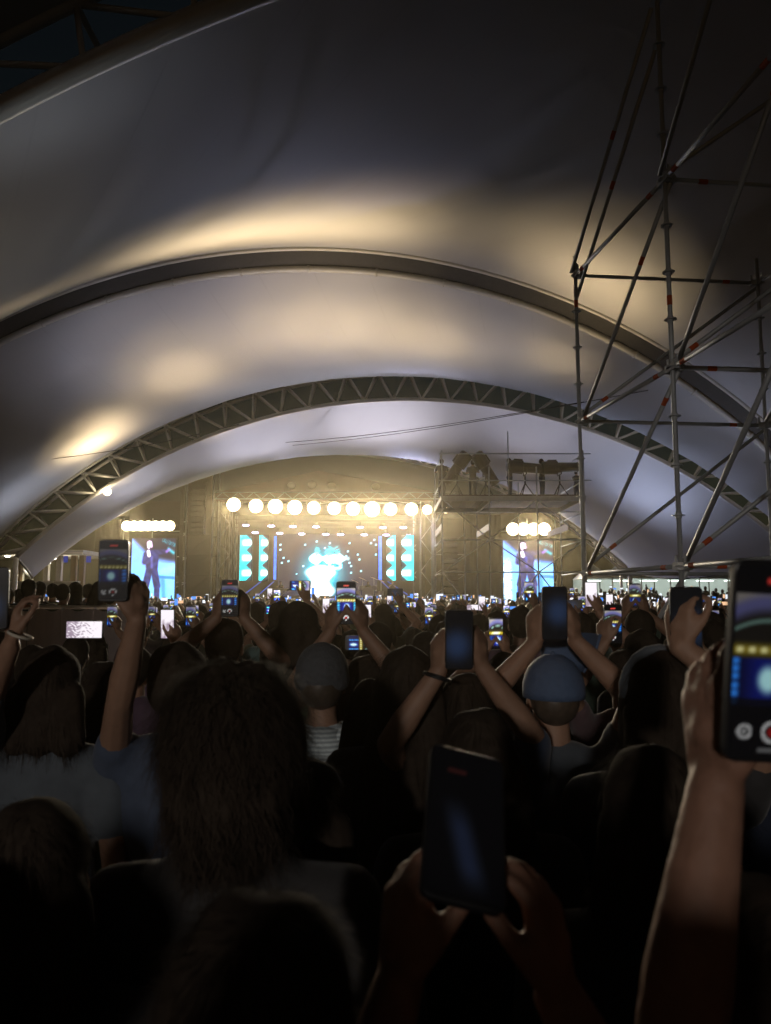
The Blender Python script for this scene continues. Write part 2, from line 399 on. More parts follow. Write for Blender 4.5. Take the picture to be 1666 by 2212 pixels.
# front truss carrying the blinders
zb = S_(700, 1096).z
ya = 59.0
for dz, dy in ((-.0, 0), (.5, 0), (.25, .45)):
    sp('truss_chord', MB().tube((S_(470, 1096).x, ya + dy, zb + .55 + dz), (S_(975, 1096).x, ya + dy, zb + .55 + dz), .04, 6), M_TUBE)
x = S_(470, 1096).x; k = 0
while x < S_(970, 1096).x:
    sp('truss_web', MB().tube((x, ya, zb + .55 + (.5 if k % 2 else 0)), (x + .6, ya, zb + .55 + (0 if k % 2 else .5)), .022, 5), M_TUBE); x += .6; k += 1
# second truss with the violet lamps
for py, dd in ((1131, 62.0), (1147, 64.5)):
    z2 = W(700, py, dd).z + .3
    for dz in (0, .35):
        sp('truss_chord', MB().tube((W(500, py, dd).x, dd, z2 + dz), (W(900, py, dd).x, dd, z2 + dz), .035, 6), M_BLACK)
# back wall drapes + proscenium header
sp('back_drape', MB().box(*pbox(486, 1086, 916, 1300, 70.4, 70.6)), mat('midnight_drape', (.03, .025, .04), .9, var=.3, scale=.6))
sp('header', MB().box(*pbox(486, 1083, 916, 1089, 60.2, 60.4)), M_BLACKC)
for a, b in ((486, 508), (900, 918)):
    sp('wing_drape', MB().box(*pbox(a, 1100, b, 1296, 61.2, 61.5)), M_BLACKC)
# stair edges that glow blue
M_EDGE = emit('edge_glow', lin((.30, .45, .95)), .5)
for a, b in (((564, 1256), (528, 1284)), ((592, 1256), (562, 1282)), ((825, 1256), (852, 1282)), ((838, 1256), (880, 1284))):
    sp('stair_edge', MB().tube(W(*a, 64), W(*b, 61), .05, 5), M_EDGE)
for q in ((470, 1292, 905, 1297),):
    sp('deck_edge', MB().box(*pbox(*q, 59.3, 59.4)), mat('deck_edge', (.1, .1, .12), .4))

# blinders on the front truss
WARM = (1, .83, .58)
M_LENS = emit('blinder_glow', (1, .86, .56), 5)
HOUS = MB(); HOUS.path([(0, .0, 0), (0, .10, 0), (0, .35, 0)], [1.0, .98, .6], 20); HOUS.box((0, .2, .95), (.08, .08, .5))
HOUS = HOUS.mesh('blinder_housing', M_BLACK)
BUL = MB()
BUL.ell((0, -.03, 0), (.22, .06, .22), None, 12, 5)
for k in range(6):
    a = k * math.pi / 3; BUL.ell((.58 * math.cos(a), -.03, .58 * math.sin(a)), (.30, .07, .30), None, 12, 5)
BUL.path([(0, -.004, 0), (0, .0, 0)], [.9, .9], 20)
BUL = BUL.mesh('blinder_lamps', M_LENS, True)
def blinder(p, r, energy, label, aim=(0, -1, -.28)):
    t = thing('blinder_light', label, 'stage light', p, 0, None)
    h = link('housing', HOUS, t); h.scale = (r, r, r); b = link('lamp_cluster', BUL, t); b.scale = (r, r, r)
    spot('beam', (0, -.25, 0), V((0, -.25, 0)) + V(aim), energy, 33, WARM, t, 1.0, .35); return t
BX = [(505, 1090, 17), (553, 1093, 17), (595, 1094, 18), (637, 1096, 18), (678, 1097, 16), (722, 1098, 16), (763, 1099, 17), (804, 1100, 19), (844, 1100, 16), (889, 1100, 16), (923, 1101, 12), (963, 1101, 9)]
ORD = ['leftmost', 'second', 'third', 'fourth', 'fifth', 'sixth', 'seventh', 'eighth', 'ninth', 'tenth', 'eleventh', 'twelfth and smallest']
for (px, py, r), w in zip(BX, ORD):
    blinder(W(px, py, 58.6), r / FPX * 59 * .98, 9500 * (r / 17) ** 2, w + ' warm white blinder of the row along the stage front' if w != 'leftmost' else 'leftmost warm white blinder of the row along the stage front')
# violet beam lamps
M_VIO = emit('violet_glow', lin((.86, .80, 1.0)), 4)
VH = MB().path([(0, .05, .32), (0, .05, 0)], [.12, .2], 10).box((0, .05, .4), (.3, .08, .1)).mesh('moving_head_housing', M_BLACK)
VL = MB().ell((0, .0, -.02), (.30, .18, .1), None, 12, 6).mesh('moving_head_lens', M_VIO, True)
for k, (cx_, cy_) in enumerate(((348, 593), (405, 637), (502, 597), (552, 641), (632, 600), (685, 645), (772, 602), (830, 647), (1038, 605), (920, 648), (1175, 606), (1063, 650), (1298, 606), (1195, 651), (1330, 652))):
    d = 62.0 if cy_ < 620 else 64.5
    t = thing('moving_head_light', '%s violet-white lamp from the left in the %s row over the stage' % (ORDW[k // 2], 'upper' if cy_ < 620 else 'lower'), 'stage light', W(406.7 + cx_ * .358, 922 + cy_ * .358, d), 0, 'violet lamps over the stage, %s row' % ('upper' if cy_ < 620 else 'lower'))
    link('housing', VH, t); link('lens', VL, t)
    if k % 2 == 0:
        tg = ((17, 38, 5), (-20, 37, 5), (3, 39, 9.4), (20, 36, 3.5))[(k // 2) % 4]
        spot('beam', (0, 0, -.1), V(tg) - V(t.location), 6500, 48, (.60, .62, 1), t, 1.0, .2)

# ---- LED screens
M_LED = screen_mat('led_wall', 2.5)
def led_frame(name, label, px0, py0, px1, py1, d, nx, ny, fn, gain_m=M_LED, depth=.25, group=None):
    a = W(px0, py1, d); b = W(px1, py0, d); w = b.x - a.x; h = b.z - a.z
    c = V(((a.x + b.x) / 2, d, (a.z + b.z) / 2))
    t = thing(name, label, 'screen', (c.x, c.y, a.z), 0, group)
    o = link('picture', screen_mesh('picture', w, h, nx, ny, fn, gain_m), t, (0, 0, h / 2))
    MB().box((0, .02 + depth / 2, h / 2), (w + .12, depth, h + .12)).build('cabinet', M_BLACK, t)
    return t
def noise2(u, v, s): return .5 + .5 * math.sin(u * 12.9 * s + 3 * math.sin(v * 7.7 * s)) * math.cos(v * 11.3 * s + 2 * math.sin(u * 5.1 * s))
def singer(u, v, mirror=False):
    # cool cyan backdrop, dark suited figure, one arm stretched to the right
    x = u; y = 1 - v
    c = mix((.42, .62, .96), (.45, .78, 1.0), sm(.2, 1, y))
    c = mix(c, (.10, .10, .16), 1 - sm(-.02, .10, y - .20 + .55 * max(0, .45 - x) - .12 * x))     # dark vault over the singer
    c = mix(c, (.08, .30, .60), .5 * sm(.1, .0, seg(x, y, .72, .60, .78, .98)))
    c = mix(c, (.25, .75, .85), .5 * sm(.05, .01, seg(x, y, .72, .03, .98, .10))) if noise2(u, v, 6) > .4 else c
    c = mix(c, (.30, .85, .92), .7 * sm(.05, .0, seg(x, y, .84, .16, .96, .22)))
    c = mix(c, (.55, .92, .98), .6 * sm(.12, .0, seg(x, y, .70, .52, .95, .45)))
    c = mix(c, (.10, .35, .62), .7 * sm(.035, .01, seg(x, y, .62, .58, .98, .60)))
    A = 1.48
    def s(ax, ay, bx, by): return seg(x, y * A, ax, ay * A, bx, by * A)
    suit = (.10, .10, .24)
    dd = min(s(.40, .25, .46, .45) - .115, s(.52, .24, .50, .45) - .10, s(.33, .24, .30, .36) - .055, s(.30, .36, .40, .30) - .05, s(.58, .21, .78, .20) - .05,
             s(.42, .46, .34, .72) - .075, s(.34, .72, .33, .98) - .06, s(.52, .46, .60, .72) - .075, s(.60, .72, .60, .98) - .06)
    c = mix(c, mix(suit, (.16, .18, .42), noise2(u, v, 2)), sm(.02, -.01, dd))
    c = mix(c, (.38, .40, .78), .55 * sm(.05, .0, s(.46, .28, .47, .44)))
    c = mix(c, (.98, .86, 1.0), sm(.015, -.015, s(.40, .075, .41, .125) - .058))
    c = mix(c, (1, .95, 1), sm(.015, -.015, s(.38, .20, .40, .26) - .035))
    c = mix(c, (.16, .12, .22), sm(.01, -.01, s(.43, .15, .44, .165) - .028))
    c = mix(c, (.55, .40, .75), .7 * sm(.02, -.01, s(.80, .20, .86, .17) - .025))
    return c
led_frame('led_screen', 'tall screen left of the stage showing a dark-suited singer on cyan', 281, 1163, 380, 1306, 59, 66, 96, singer)
def singer2(u, v):
    c = singer(u, v)
    n = noise2(u, v, 9) * .6 + noise2(v, u, 15) * .4
    return mix(c, (.95, 1, 1), sm(.40, .55, n) * sm(.20, .12, u) * sm(.80, .55, v) * sm(0, .05, v))
led_frame('led_screen', 'tall screen right of the stage showing the same singer behind scaffolding', 1089, 1167, 1194, 1300, 59, 66, 96, singer2)
def centre(u, v):
    r = math.hypot((u - .45) / .34, (v - .38) / .62)
    c = mix((.05, .58, .66), (.06, .06, .13), sm(0, 1.1, r))
    c = mix(c, (.03, .75, .82), .8 * sm(.55, .05, r))
    wob = .012 * math.sin(u * 31) + .012 * math.sin(u * 57 + 1)
    bar = seg(u, v * .62, .36, .62 * .60, .66, .62 * .60)
    c = mix(c, (.80, 1, 1), sm(.052, .034, bar + wob))
    c = mix(c, (.15, .75, .80), .8 * sm(.06, .0, seg(u, v * .62, .42, .62 * .70, .58, .62 * .72) + wob * 2) * (1 if noise2(u, v, 5) > .35 else .2))
    c = mix(c, (.55, .98, 1), sm(.022, .008, abs(seg(u, v * .62, .55, .62 * .50, .60, .62 * .49) - .03)))
    blob = seg(u, v * .62, .41, .0, .43, .20) - .11 - .03 * math.sin(v * 20)
    c = mix(c, (1, 1, 1), sm(.05, -.03, blob))
    h = math.sin(math.floor(u * 60) * 127.1 + math.floor(v * 38) * 311.7) * 43758.5; h -= math.floor(h)
    if h > .975 and v > .35 and blob > .05: c = mix(c, (.55, .85, .95), .9)
    return c
led_frame('led_wall', 'wide dark screen at the back of the stage with glowing cyan-white shape', 600, 1153, 815, 1288, 69.8, 120, 76, centre, screen_mat('led_wall_bright', 3.8))
def lobes(n, side, width):
    def f(u, v):
        x = u if side > 0 else 1 - u
        a = abs(((v * n) % 1) - .5) * 2           # 0 at lamp centre
        c = mix((.02, .72, .72), (.10, .80, .85), noise2(u, v, 2))
        edge = width + (1 - width) * (.5 + .5 * math.cos(math.pi * a)) ** .7
        c = mix(c, (.85, 1, .98), sm(.35, .8, 1 - a) * sm(.05, .35, x))
        if x > edge: c = mix((.02, .03, .08), (.02, .25, .32), max(0, 1 - (x - edge) * 2))
        return c
    return f
for nm, a, b, d, n, side, wd_ in (('outer left', 517, 545, 62, 3, 1, .55), ('inner left', 559, 580, 65, 3, 1, .35), ('inner right', 835, 855, 65, 3, -1, .35), ('outer right', 867, 894, 62, 3, -1, .55)):
    led_frame('led_column', nm + ' turquoise column screen with bright lobes on the stage', a, 1156, b, 1254, d, 16, 60, lobes(n, side, wd_), M_LED, .2)
for nm, a, b in (('left', 591, 598), ('right', 818, 825)):
    led_frame('light_strip', nm + ' slim blue light strip beside the big stage screen', a, 1158, b, 1252, 66, 2, 20, lambda u, v: mix((.16, .34, .80), (.22, .46, .92), noise2(u, v, 3)), M_LED, .12)

# stage light wash from the big picture on floor haze
# ---- side screens' blinder banks and their masts
def bank(px0, px1, py, n, label, mode):
    a = W(px0, py, 58.5); b = W(px1, py, 58.5)
    t = thing('blinder_bank', label, 'stage light', ((a.x + b.x) / 2, 58.5, a.z)); o = V(t.location)
    MB().box((0, .35, .1), (b.x - a.x + .3, .2, .16)).build('mount_bar', M_BLACK, t)
    for k in range(n):
        x = a.x + (b.x - a.x) * (k + .5) / n - o.x; r = .42 if n > 5 else .52
        h = link('housing', HOUS, t, (x, 0, 0)); h.scale = (r,) * 3; l = link('lamp_cluster', BUL, t, (x, 0, 0)); l.scale = (r * 1.05,) * 3
    for k in (1, n - 2): spot('beam', (a.x + (b.x - a.x) * (k + .5) / n - o.x, -.3, 0), (0, -9, -2.5), 9000, 48, WARM, t, 1.0, .5)
bank(266, 375, 1136, 7, 'long warm blinder bank above the left singer screen', 0)
bank(1097, 1187, 1143, 4, 'warm blinder bank above the right singer screen', 0)
for nm, (a, b) in (('left', (262, 388)), ('right', (1080, 1203))):
    t = thing('screen_tower', 'scaffold tower carrying the %s singer screen' % nm, 'scaffold', (W((a + b) / 2, 1290, 60.5).x, 60.5, 0)); o = V(t.location)
    x0, x1 = W(a, 1290, 60.5).x - o.x, W(b, 1290, 60.5).x - o.x; zt2 = W(330, 1120, 60.5).z
    for x in (x0, (x0 + x1) / 2, x1):
        for y in (0, 2.0): MB().tube((x, y, 0), (x, y, zt2), .05, 6).build('standard', M_TUBE, t)
    for z in np.arange(1, zt2, 2):
        for y in (0, 2.0): MB().tube((x0, y, z), (x1, y, z), .04, 6).build('ledger', M_TUBE, t)
        MB().tube((x0, 2.0, z), (x1, 2.0, min(z + 2, zt2)), .035, 6).build('brace', M_TUBE, t)
    MB().box(((x0 + x1) / 2, 1.0, W(330, 1120, 60.5).z / 2 + 2.5), (x1 - x0 - .2, .05, 6)).build('black_scrim', M_BLACKC, t)
# ---- black PA towers
def pa_tower(px0, py0, px1, d, label, lattice_m):
    a = W(px0, 1300, d); b = W(px1, py0, d)
    t = thing('speaker_tower', label, 'tower', ((a.x + b.x) / 2, d, 0)); o = V(t.location); w = b.x - a.x
    for sx in (-1, 1):
        for y in (0, 2.2): MB().tube((sx * w / 2, y, 0), (sx * w / 2, y, b.z), .06, 8).build('mast', M_TUBE, t)
    z = .5
    while z < b.z - 1.4:
        for y in (-.0, 2.2):
            MB().tube((-w / 2, y, z), (w / 2, y, z), .035, 6).build('ledger', lattice_m, t)
        MB().tube((-w / 2, 0, z), (w / 2, 0, z + 1.5), .03, 6).build('brace', lattice_m, t)
        z += 1.5
    MB().box((0, .25, b.z / 2), (w - .05, .06, b.z)).build('black_scrim', M_BLACKC, t)
    for k in range(9):                               # hung line array
        q = MB().box((0, -.25 - .004 * k * k, b.z - 1.6 - k * .42), (w * .5, .55, .38), Matrix.Rotation(R(-1.5 * k), 3, 'X')); q.build('speaker_cabinet', M_BLACK, t)
    return t
pa_tower(398, 1008, 462, 57.5, 'tall black speaker tower left of the stage', M_BLACKC)
pa_tower(938, 1119, 1003, 57.5, 'speaker tower right of the stage behind the lighting tower', M_TUBE)

for px0, px1, py0, d, lb in ((384, 400, 1020, 58.5, 'narrow added black drape left of the speaker tower'), (462, 474, 1060, 60.0, 'added black drape closing the left edge of the stage'), (1003, 1082, 1110, 60.0, 'broad added black drape between stage and right singer screen'), (200, 262, 1120, 61.0, 'added black drape left of the left singer screen')):  # black sheets added to darken the sides of the stage
    c, sz = pbox(px0, py0, px1, 1305, d, d + .3); N = 14; q = MB(); t = None
    for j in range(N + 1):
        xx = (j / N - .5) * sz[0]; dy = .10 * math.sin(j * 2.1); q.v += [(xx, dy, 0), (xx, dy * .5, c[2] + sz[2] / 2)]
    for j in range(N): q.f.append((2 * j, 2 * j + 2, 2 * j + 3, 2 * j + 1)); q.m.append(0)
    t = thing('added_drape', lb, 'drape', (c[0], d, 0)); q.build('cloth', M_BLACKC, t, True)
    MB().tube((-sz[0] / 2, 0, c[2] + sz[2] / 2), (sz[0] / 2, 0, c[2] + sz[2] / 2), .05, 6).build('pipe', M_TUBE, t)

# ---- band and gear on the deck (small, violet lit)
def drum_kit(px, d):
    t = thing('drum_kit', 'drum kit with cymbals on the right of the stage deck', 'drums', (W(px, 1290, d).x, d, zd))
    mb = mat('drum_shell', (.3, .25, .4), .35)
    MB().path([(0, -.35, .75), (0, .1, .75)], .5, 18).build('bass_drum', mb, t)
    for x, z, r in ((-.5, 1.15, .25), (.5, 1.15, .25), (-.95, .75, .32), (.95, .7, .36)): MB().path([(x, 0, z - .18), (x, 0, z + .18)], r, 16).build('tom_drum', mb, t)
    for x, z in ((-1.1, 1.7), (1.1, 1.75), (-.45, 1.9), (.5, 1.95)):
        c = MB().path([(x, .2, z), (x + .02, .2, z + .05)], [.38, .03], 16).build('cymbal', mat('brass', (.6, .45, .2), .3, .8), t); MB().tube((x, .2, 0), (x, .2, z), .02, 6).build('cymbal_stand', M_TUBE, t)
drum_kit(795, 65)
t = thing('keyboard_rig', 'keyboard on stand at the left of the stage deck', 'keyboard', (W(606, 1290, 65).x, 65, zd))
MB().box((0, 0, 1.0), (1.6, .4, .14)).build('keyboard', M_BLACK, t)
MB().box((0, -.12, 1.08), (1.4, .15, .02)).build('keys', M_BOARD, t)
for s in (-1, 1): MB().tube((-s * .55, 0, 0), (s * .55, 0, .95), .03, 6).build('stand_leg', M_TUBE, t)
for k, px in enumerate((540, 640, 700, 760, 850)):
    t = thing('stage_monitor', ['leftmost', 'second', 'middle', 'fourth', 'rightmost'][k] + ' black wedge monitor along the stage front edge', 'speaker', (W(px, 1290, 60.3).x, 60.3, zd))
    q = MB(); q.v = [(-.45, -.3, 0), (.45, -.3, 0), (.45, .35, 0), (-.45, .35, 0), (-.4, -.15, .5), (.4, -.15, .5), (.4, .1, .5), (-.4, .1, .5)]; q.f = [(0, 3, 2, 1), (4, 5, 6, 7), (0, 1, 5, 4), (1, 2, 6, 5), (2, 3, 7, 6), (3, 0, 4, 7)]; q.m = [0] * 6
    q.build('cabinet', M_BLACK, t); MB().quad((-.36, .26, .16), (.36, .26, .16), (.36, .15, .42), (-.36, .15, .42)).build('grille', M_CLOTHG, t)

# ================================================================== NEAR SCAFFOLD TOWER (ring-lock, 48 mm tube)
LV = [.15, 2.15, 4.15, 6.15, 8.15]
def xy(px, py, d): q = W(px, py, d); return V((q.x, d, 0))
NA, NB, NC = xy(1252, 909, 9.94), xy(1453, 800, 7.55), xy(1653, 905, 10.2)
ND = NB + (NC - NA); NE = V((3.10, 5.6, 0)); NF = NE + (NC - NA)
TW = thing('scaffold_tower', 'bare galvanised scaffold tower with orange-marked braces at the right', 'scaffold', (NB.x, NB.y, 0)); TO = V(TW.location)
RING = MB(); RING.path([(0, 0, -.005), (0, 0, .005)], .062, 16); RING.path([(0, 0, -.03), (0, 0, .03)], .031, 12); RING = RING.mesh('rosette', M_TUBE, False)
HEAD = MB().box((0, 0, 0), (.06, .10, .075)).box((0, .03, .05), (.012, .03, .12)).mesh('wedge_head', M_TUBE)
def stube(name, a, b, r=.0242, bands=(), heads=True):
    a = V(a); b = V(b)
    o = MB().path([a - TO, (a + b) / 2 - TO, b - TO], r, 12).build(name, M_TUBE, TW, True)
    t = (b - a).normalized()
    for f in bands:
        c = a + (b - a) * f - TO; MB().path([c - t * .05, c + t * .05], r + .0015, 12).build('orange_band', M_ORANGE, o)
    if heads:
        for e, dr in ((a, t), (b, -t)):
            h = link('wedge_head', HEAD, o); h.matrix_basis = Matrix.Translation(e + dr * .06 - TO) @ dr.to_track_quat('Y', 'Z').to_matrix().to_4x4()
    return o
def at(n, z): return V((n.x, n.y, z))
for nd, top in ((NA, 6.42), (NB, 11.0), (NC, 6.5), (ND, 9.0), (NE, 9.0), (NF, 9.0)):
    s = stube('standard', at(nd, 0), at(nd, top), bands=(() if nd not in (NA, NB) else ((5.75 / top,) if nd is NA else (4.85 / top,))), heads=False)
    z = .15
    while z < top:
        link('rosette', RING, s, at(nd, z) - TO); z += .5
    MB().box(at(nd, .006) - TO, (.15, .15, .008)).build('base_plate', M_TUBE, s)
for z in LV[1:4]:
    stube('ledger', at(NA, z), at(NC, z), bands=(.82,)); stube('ledger', at(NB, z), at(ND, z), bands=(.16,)); stube('ledger', at(NA, z), at(NB, z), bands=(.1, .87))
    stube('ledger', at(NB, z), at(NE, z), bands=(.12, .9)); stube('ledger', at(NC, z), at(ND, z)); stube('ledger', at(NE, z), at(NF, z)); stube('ledger', at(ND, z), at(NF, z))
def brace(a, za, b, zb_, bands=(.1, .9), off=(0, 0, 0)):
    stube('brace', at(a, za) + V(off), at(b, zb_) + V(off), bands=bands, heads=False)
o_ = (.05, -.03, 0)
brace(NA, .2, NB, 2.1, (), o_); brace(NA, 2.2, NB, 4.1, (.88,), o_); brace(NA, 4.2, NB, 6.1, (.72,), o_); brace(NA, 6.2, NB, 8.1, (.58,), (-.05, .03, 0)); brace(NA, 5.85, NB, 7.75, (.5,), (.02, .06, 0))
brace(NA, 2.2, NC, 4.1, (.16,), (0, .05, 0)); brace(NA, 4.2, NC, 6.1, (.14,), (0, .05, 0))
brace(NB, 2.2, ND, 4.1, (.1,), (0, -.05, 0)); brace(NB, 4.2, ND, 6.1, (.08,), (0, -.05, 0)); brace(NB, 6.2, ND, 8.1, (), (0, -.05, 0))
brace(NB, 2.2, NE, 4.1, (.85,), o_); brace(NB, 4.2, NE, 6.1, (.9,), o_); brace(NB, 6.2, NE, 8.1, (), (-.05, 0, 0))
brace(NC, 2.2, ND, 4.1); brace(NC, 4.2, ND, 6.1)

# ================================================================== FOLLOW-SPOT TOWER (about 30 m away)
FD = 30.0
def Fp(px, py, d=FD): return W(px, py, d)
FT = thing('lighting_tower', 'tall scaffold lighting tower with a crowded platform in mid tent', 'scaffold', (Fp(1100, 1290).x, FD, 0)); FO = V(FT.location)
zdk = Fp(1100, 1068).z                                # deck level
xa, xb = Fp(955, 1070).x, Fp(1262, 1070).x; yb = FD + 4.2
xs = [xa, Fp(1057, 1070).x, Fp(1160, 1070).x, xb]
def fp(name, mb, m, smooth=False):
    mb.v = [tuple(V(q) - FO) for q in mb.v]; return mb.build(name, m, FT, smooth)
def ft(name, a, b, r=.03, m=M_TUBE): return fp(name, MB().path([a, b], r, 8), m, True)
for k in range(11):
    w = (xb - xa) / 11
    fp('deck_plank', MB().box((xa + w * (k + .5), (FD + yb) / 2, zdk - .03), (w - .02, yb - FD, .05)), M_DECK)
fp('front_beam', MB().box(((xa + xb) / 2, FD, zdk - .16), (xb - xa + .1, .08, .2)), M_TUBE); fp('back_beam', MB().box(((xa + xb) / 2, yb, zdk - .16), (xb - xa + .1, .08, .2)), M_TUBE)
fp('side_beam', MB().box((xa, (FD + yb) / 2, zdk - .14), (.08, yb - FD - .1, .2)), M_BOARD); fp('side_beam', MB().box((xb, (FD + yb) / 2, zdk - .14), (.08, yb - FD - .1, .2)), M_BOARD)
fp('cross_beam', MB().box((Fp(1057, 1070).x, (FD + yb) / 2, zdk - .2), (.08, yb - FD - .1, .2)), M_BOARD)
for x in xs:
    for y in (FD, yb):
        ft('standard', (x, y, 0), (x, y, zdk + (1.75 if x in (xa, xb) else 1.1)))
for z in (zdk + .55, zdk + 1.62):
    for y in ((FD, yb) if z < zdk + 1 else (FD,)): ft('guard_rail', (xa - .1, y, z), (xb + .3, y, z), .024)
    for x in (xa, xb): ft('guard_rail', (x, FD, z), (x, yb, z), .024)
z = Fp(1100, 1166).z
for zz in (z, (z + zdk) / 2 + .2, Fp(1100, 1236).z):
    for y in (FD,): ft('ledger', (xa, y, zz), (xb, y, zz), .026)
    for x in (xa, xb): ft('ledger', (x, FD, zz), (x, yb, zz), .026)
for k in range(3):
    a, b = (xs[k], xs[k + 1]) if k % 2 else (xs[k + 1], xs[k])
    for z0, z1 in ((.3, Fp(1100, 1236).z), (Fp(1100, 1236).z, z), (z, zdk - .2)):
        ft('brace', (a, FD - .05, z0), (b, FD - .05, z1), .024); a, b = b, a
zz = Fp(1100, 1137).z
for x in (xs[0], xs[1], xs[3] - .6):
    fp('toe_board', MB().box((x, (FD + yb) / 2, zz), (.05, yb - FD - .3, .26)), M_BOARD)
ft('antenna', (Fp(1107, 1000).x, FD + 1, zdk), (Fp(1107, 1000).x, FD + 1, Fp(1107, 932, FD + 1).z), .022)
def followspot(px, yaw, tilt, label, d, L=1.35, r=.24):
    t = thing('follow_spot', label, 'spotlight', (Fp(px, 1068, d).x, d, zdk), yaw)
    for k in range(3):
        a = R(90 + 120 * k); MB().tube((0, 0, .62), (.42 * math.cos(a), .42 * math.sin(a), .03), .025, 6).build('tripod_leg', M_BLACK, t)
    MB().tube((0, 0, .55), (0, 0, .95), .035, 8).build('post', M_BLACK, t)
    yk = MB(); yk.path([(-.29, 0, 1.25), (-.29, 0, .97), (.29, 0, .97), (.29, 0, 1.25)], .025, 6); yk.build('yoke', M_BLACK, t)
    b = MB(); b.path([(0, -L * .5, 0), (0, -L * .46, 0), (0, -.1, 0), (0, -.08, 0), (0, L * .46, 0), (0, L * .5, 0)], [r * .7, r, r * 1.05, r * .8, r * .72, r * .78], 14)
    b.box((0, -L * .2, r * 1.05), (.2, .35, .08))
    h = b.build('lamp_barrel', M_BLACK, t, False); h.location = (0, 0, 1.27); h.rotation_euler = (tilt, 0, 0)
    c = MB().path([(0, L * .5, 0), (0, L * .515, 0)], r * .7, 14).build('lens', mat('lens_glass', (.1, .1, .12), .1), h)
    return t
followspot(988, R(70), R(-52), 'follow spot tipped steeply at the left end of the platform', FD + 1.3, 1.5, .27)
followspot(1050, R(-75), R(-55), 'second follow spot tipped up beside the left operators', FD + 1.4, 1.5, .27)
followspot(1135, R(-88), R(-4), 'long level follow spot in the middle right of the platform', FD + 1.2, 1.5, .27)
followspot(1210, R(-88), R(2), 'level follow spot at the right end of the platform', FD + 1.2, 1.5, .27)

# ================================================================== LEFT: concession pavilion, viewing platform; RIGHT: white marquee
PD = 44.0
pv = thing('pavilion', 'lit concession pavilion with pale columns at the far left', 'building', (W(90, 1290, PD).x, PD, 0)); PO = V(pv.location)
def pp(name, mb, m):
    mb.v = [tuple(V(q) - PO) for q in mb.v]; return mb.build(name, m, pv)
x0, x1 = W(-160, 1290, PD).x, W(172, 1290, PD).x; zr = W(90, 1197, PD).z; zc = W(90, 1258, PD).z
pp('roof', MB().box(((x0 + x1) / 2, PD + 3, zr + .1), (x1 - x0 + .6, 7, .22)), M_CONC); pp('back_wall', MB().box(((x0 + x1) / 2, PD + 6, zr / 2), (x1 - x0, .2, zr)), mat('olive_wall', (.16, .15, .09), .8))
pp('fascia', MB().box(((x0 + x1) / 2, PD - .55, zr + .02), (x1 - x0 + .6, .06, .14)), M_WHITE)
pp('terrace', MB().box(((x0 + x1) / 2, PD + 3, (zc - .9) / 2), (x1 - x0, 6, zc - .9)), M_CONC); pp('parapet', MB().box(((x0 + x1) / 2, PD - .1, zc - .45), (x1 - x0, .15, .9)), M_CONC)
pp('parapet_cap', MB().box(((x0 + x1) / 2, PD - .1, zc + .03), (x1 - x0, .3, .08)), M_BOARD)
for px in (-60, 30, 90, 118, 150, 168):
    x = W(px, 1290, PD).x; pp('column', MB().box((x, PD + .5, (zr + zc) / 2 - .3), (.28, .28, zr - zc + .5)), M_BOARD if px in (90, 118) else mat('brown_column', (.3, .19, .08), .7))
for a, b in ((60, 78), (126, 146), (178, 196)):
    q = pp('menu_screen', MB().box(*pbox(a, 1201, b, 1215, PD + .8, PD + .9)), emit('menu_blue', lin((.16, .24, .62)), .6))
M_DL = emit('down_light', (1, .95, .8), 14)
for px, py in ((17, 1201), (35, 1209), (54, 1212), (104, 1216), (116, 1206), (160, 1219), (-40, 1206)):
    c = W(px, py, PD + 1.5); t = pp('ceiling_light', MB().ell(c, (.16, .16, .08), None, 10, 5), M_DL)
l = bpy.data.lights.new('ceiling_glow', 'POINT')
for px in (40, 90, 140):
    l = bpy.data.lights.new('ceiling_lamp', 'POINT'); l.energy = 45; l.color = (1, .88, .6); l.shadow_soft_size = .3; link('ceiling_lamp', l, pv, W(px, 1214, PD + 1.5) - PO - V((0, 0, .25)))

VD = 8.5
vp = thing('viewing_platform', 'raised viewing platform with grey cloth barrier on the left', 'platform', (W(150, 1290, VD).x, VD, 0)); VO = V(vp.location)
x0, x1 = W(-80, 1290, VD).x, W(276, 1290, VD).x; zt3 = W(150, 1312, VD).z
MB().box((0, 2.6, .2), (x1 - x0, 5, .4)).build('deck', M_DECK, vp)
M_SKIRT = mat('grey_barrier_cloth', (.62, .55, .60), .8, var=.15, scale=3, bump=.3)
n = 5
for k in range(n):
    w = (x1 - x0) / n; q = MB(); N = 12
    for j in range(N + 1):
        xx = x0 - VO.x + w * k + w * j / N; dy = .02 * math.sin(j * 1.9 + k)
        q.v += [(xx, dy, .05), (xx, dy * .4, zt3 - .03 + .015 * math.sin(j * .8 + k * 2))]
    for j in range(N): q.f.append((2 * j, 2 * j + 2, 2 * j + 3, 2 * j + 1)); q.m.append(0)
    q.build('barrier_cloth', M_SKIRT, vp, True); MB().tube((x0 - VO.x + w * k, .06, 0), (x0 - VO.x + w * k, .06, zt3), .025, 8).build('barrier_post', M_TUBE, vp)
MB().tube((x0 - VO.x, .06, zt3), (x1 - VO.x, .06, zt3), .022, 8).build('barrier_rail', M_BOARD, vp)

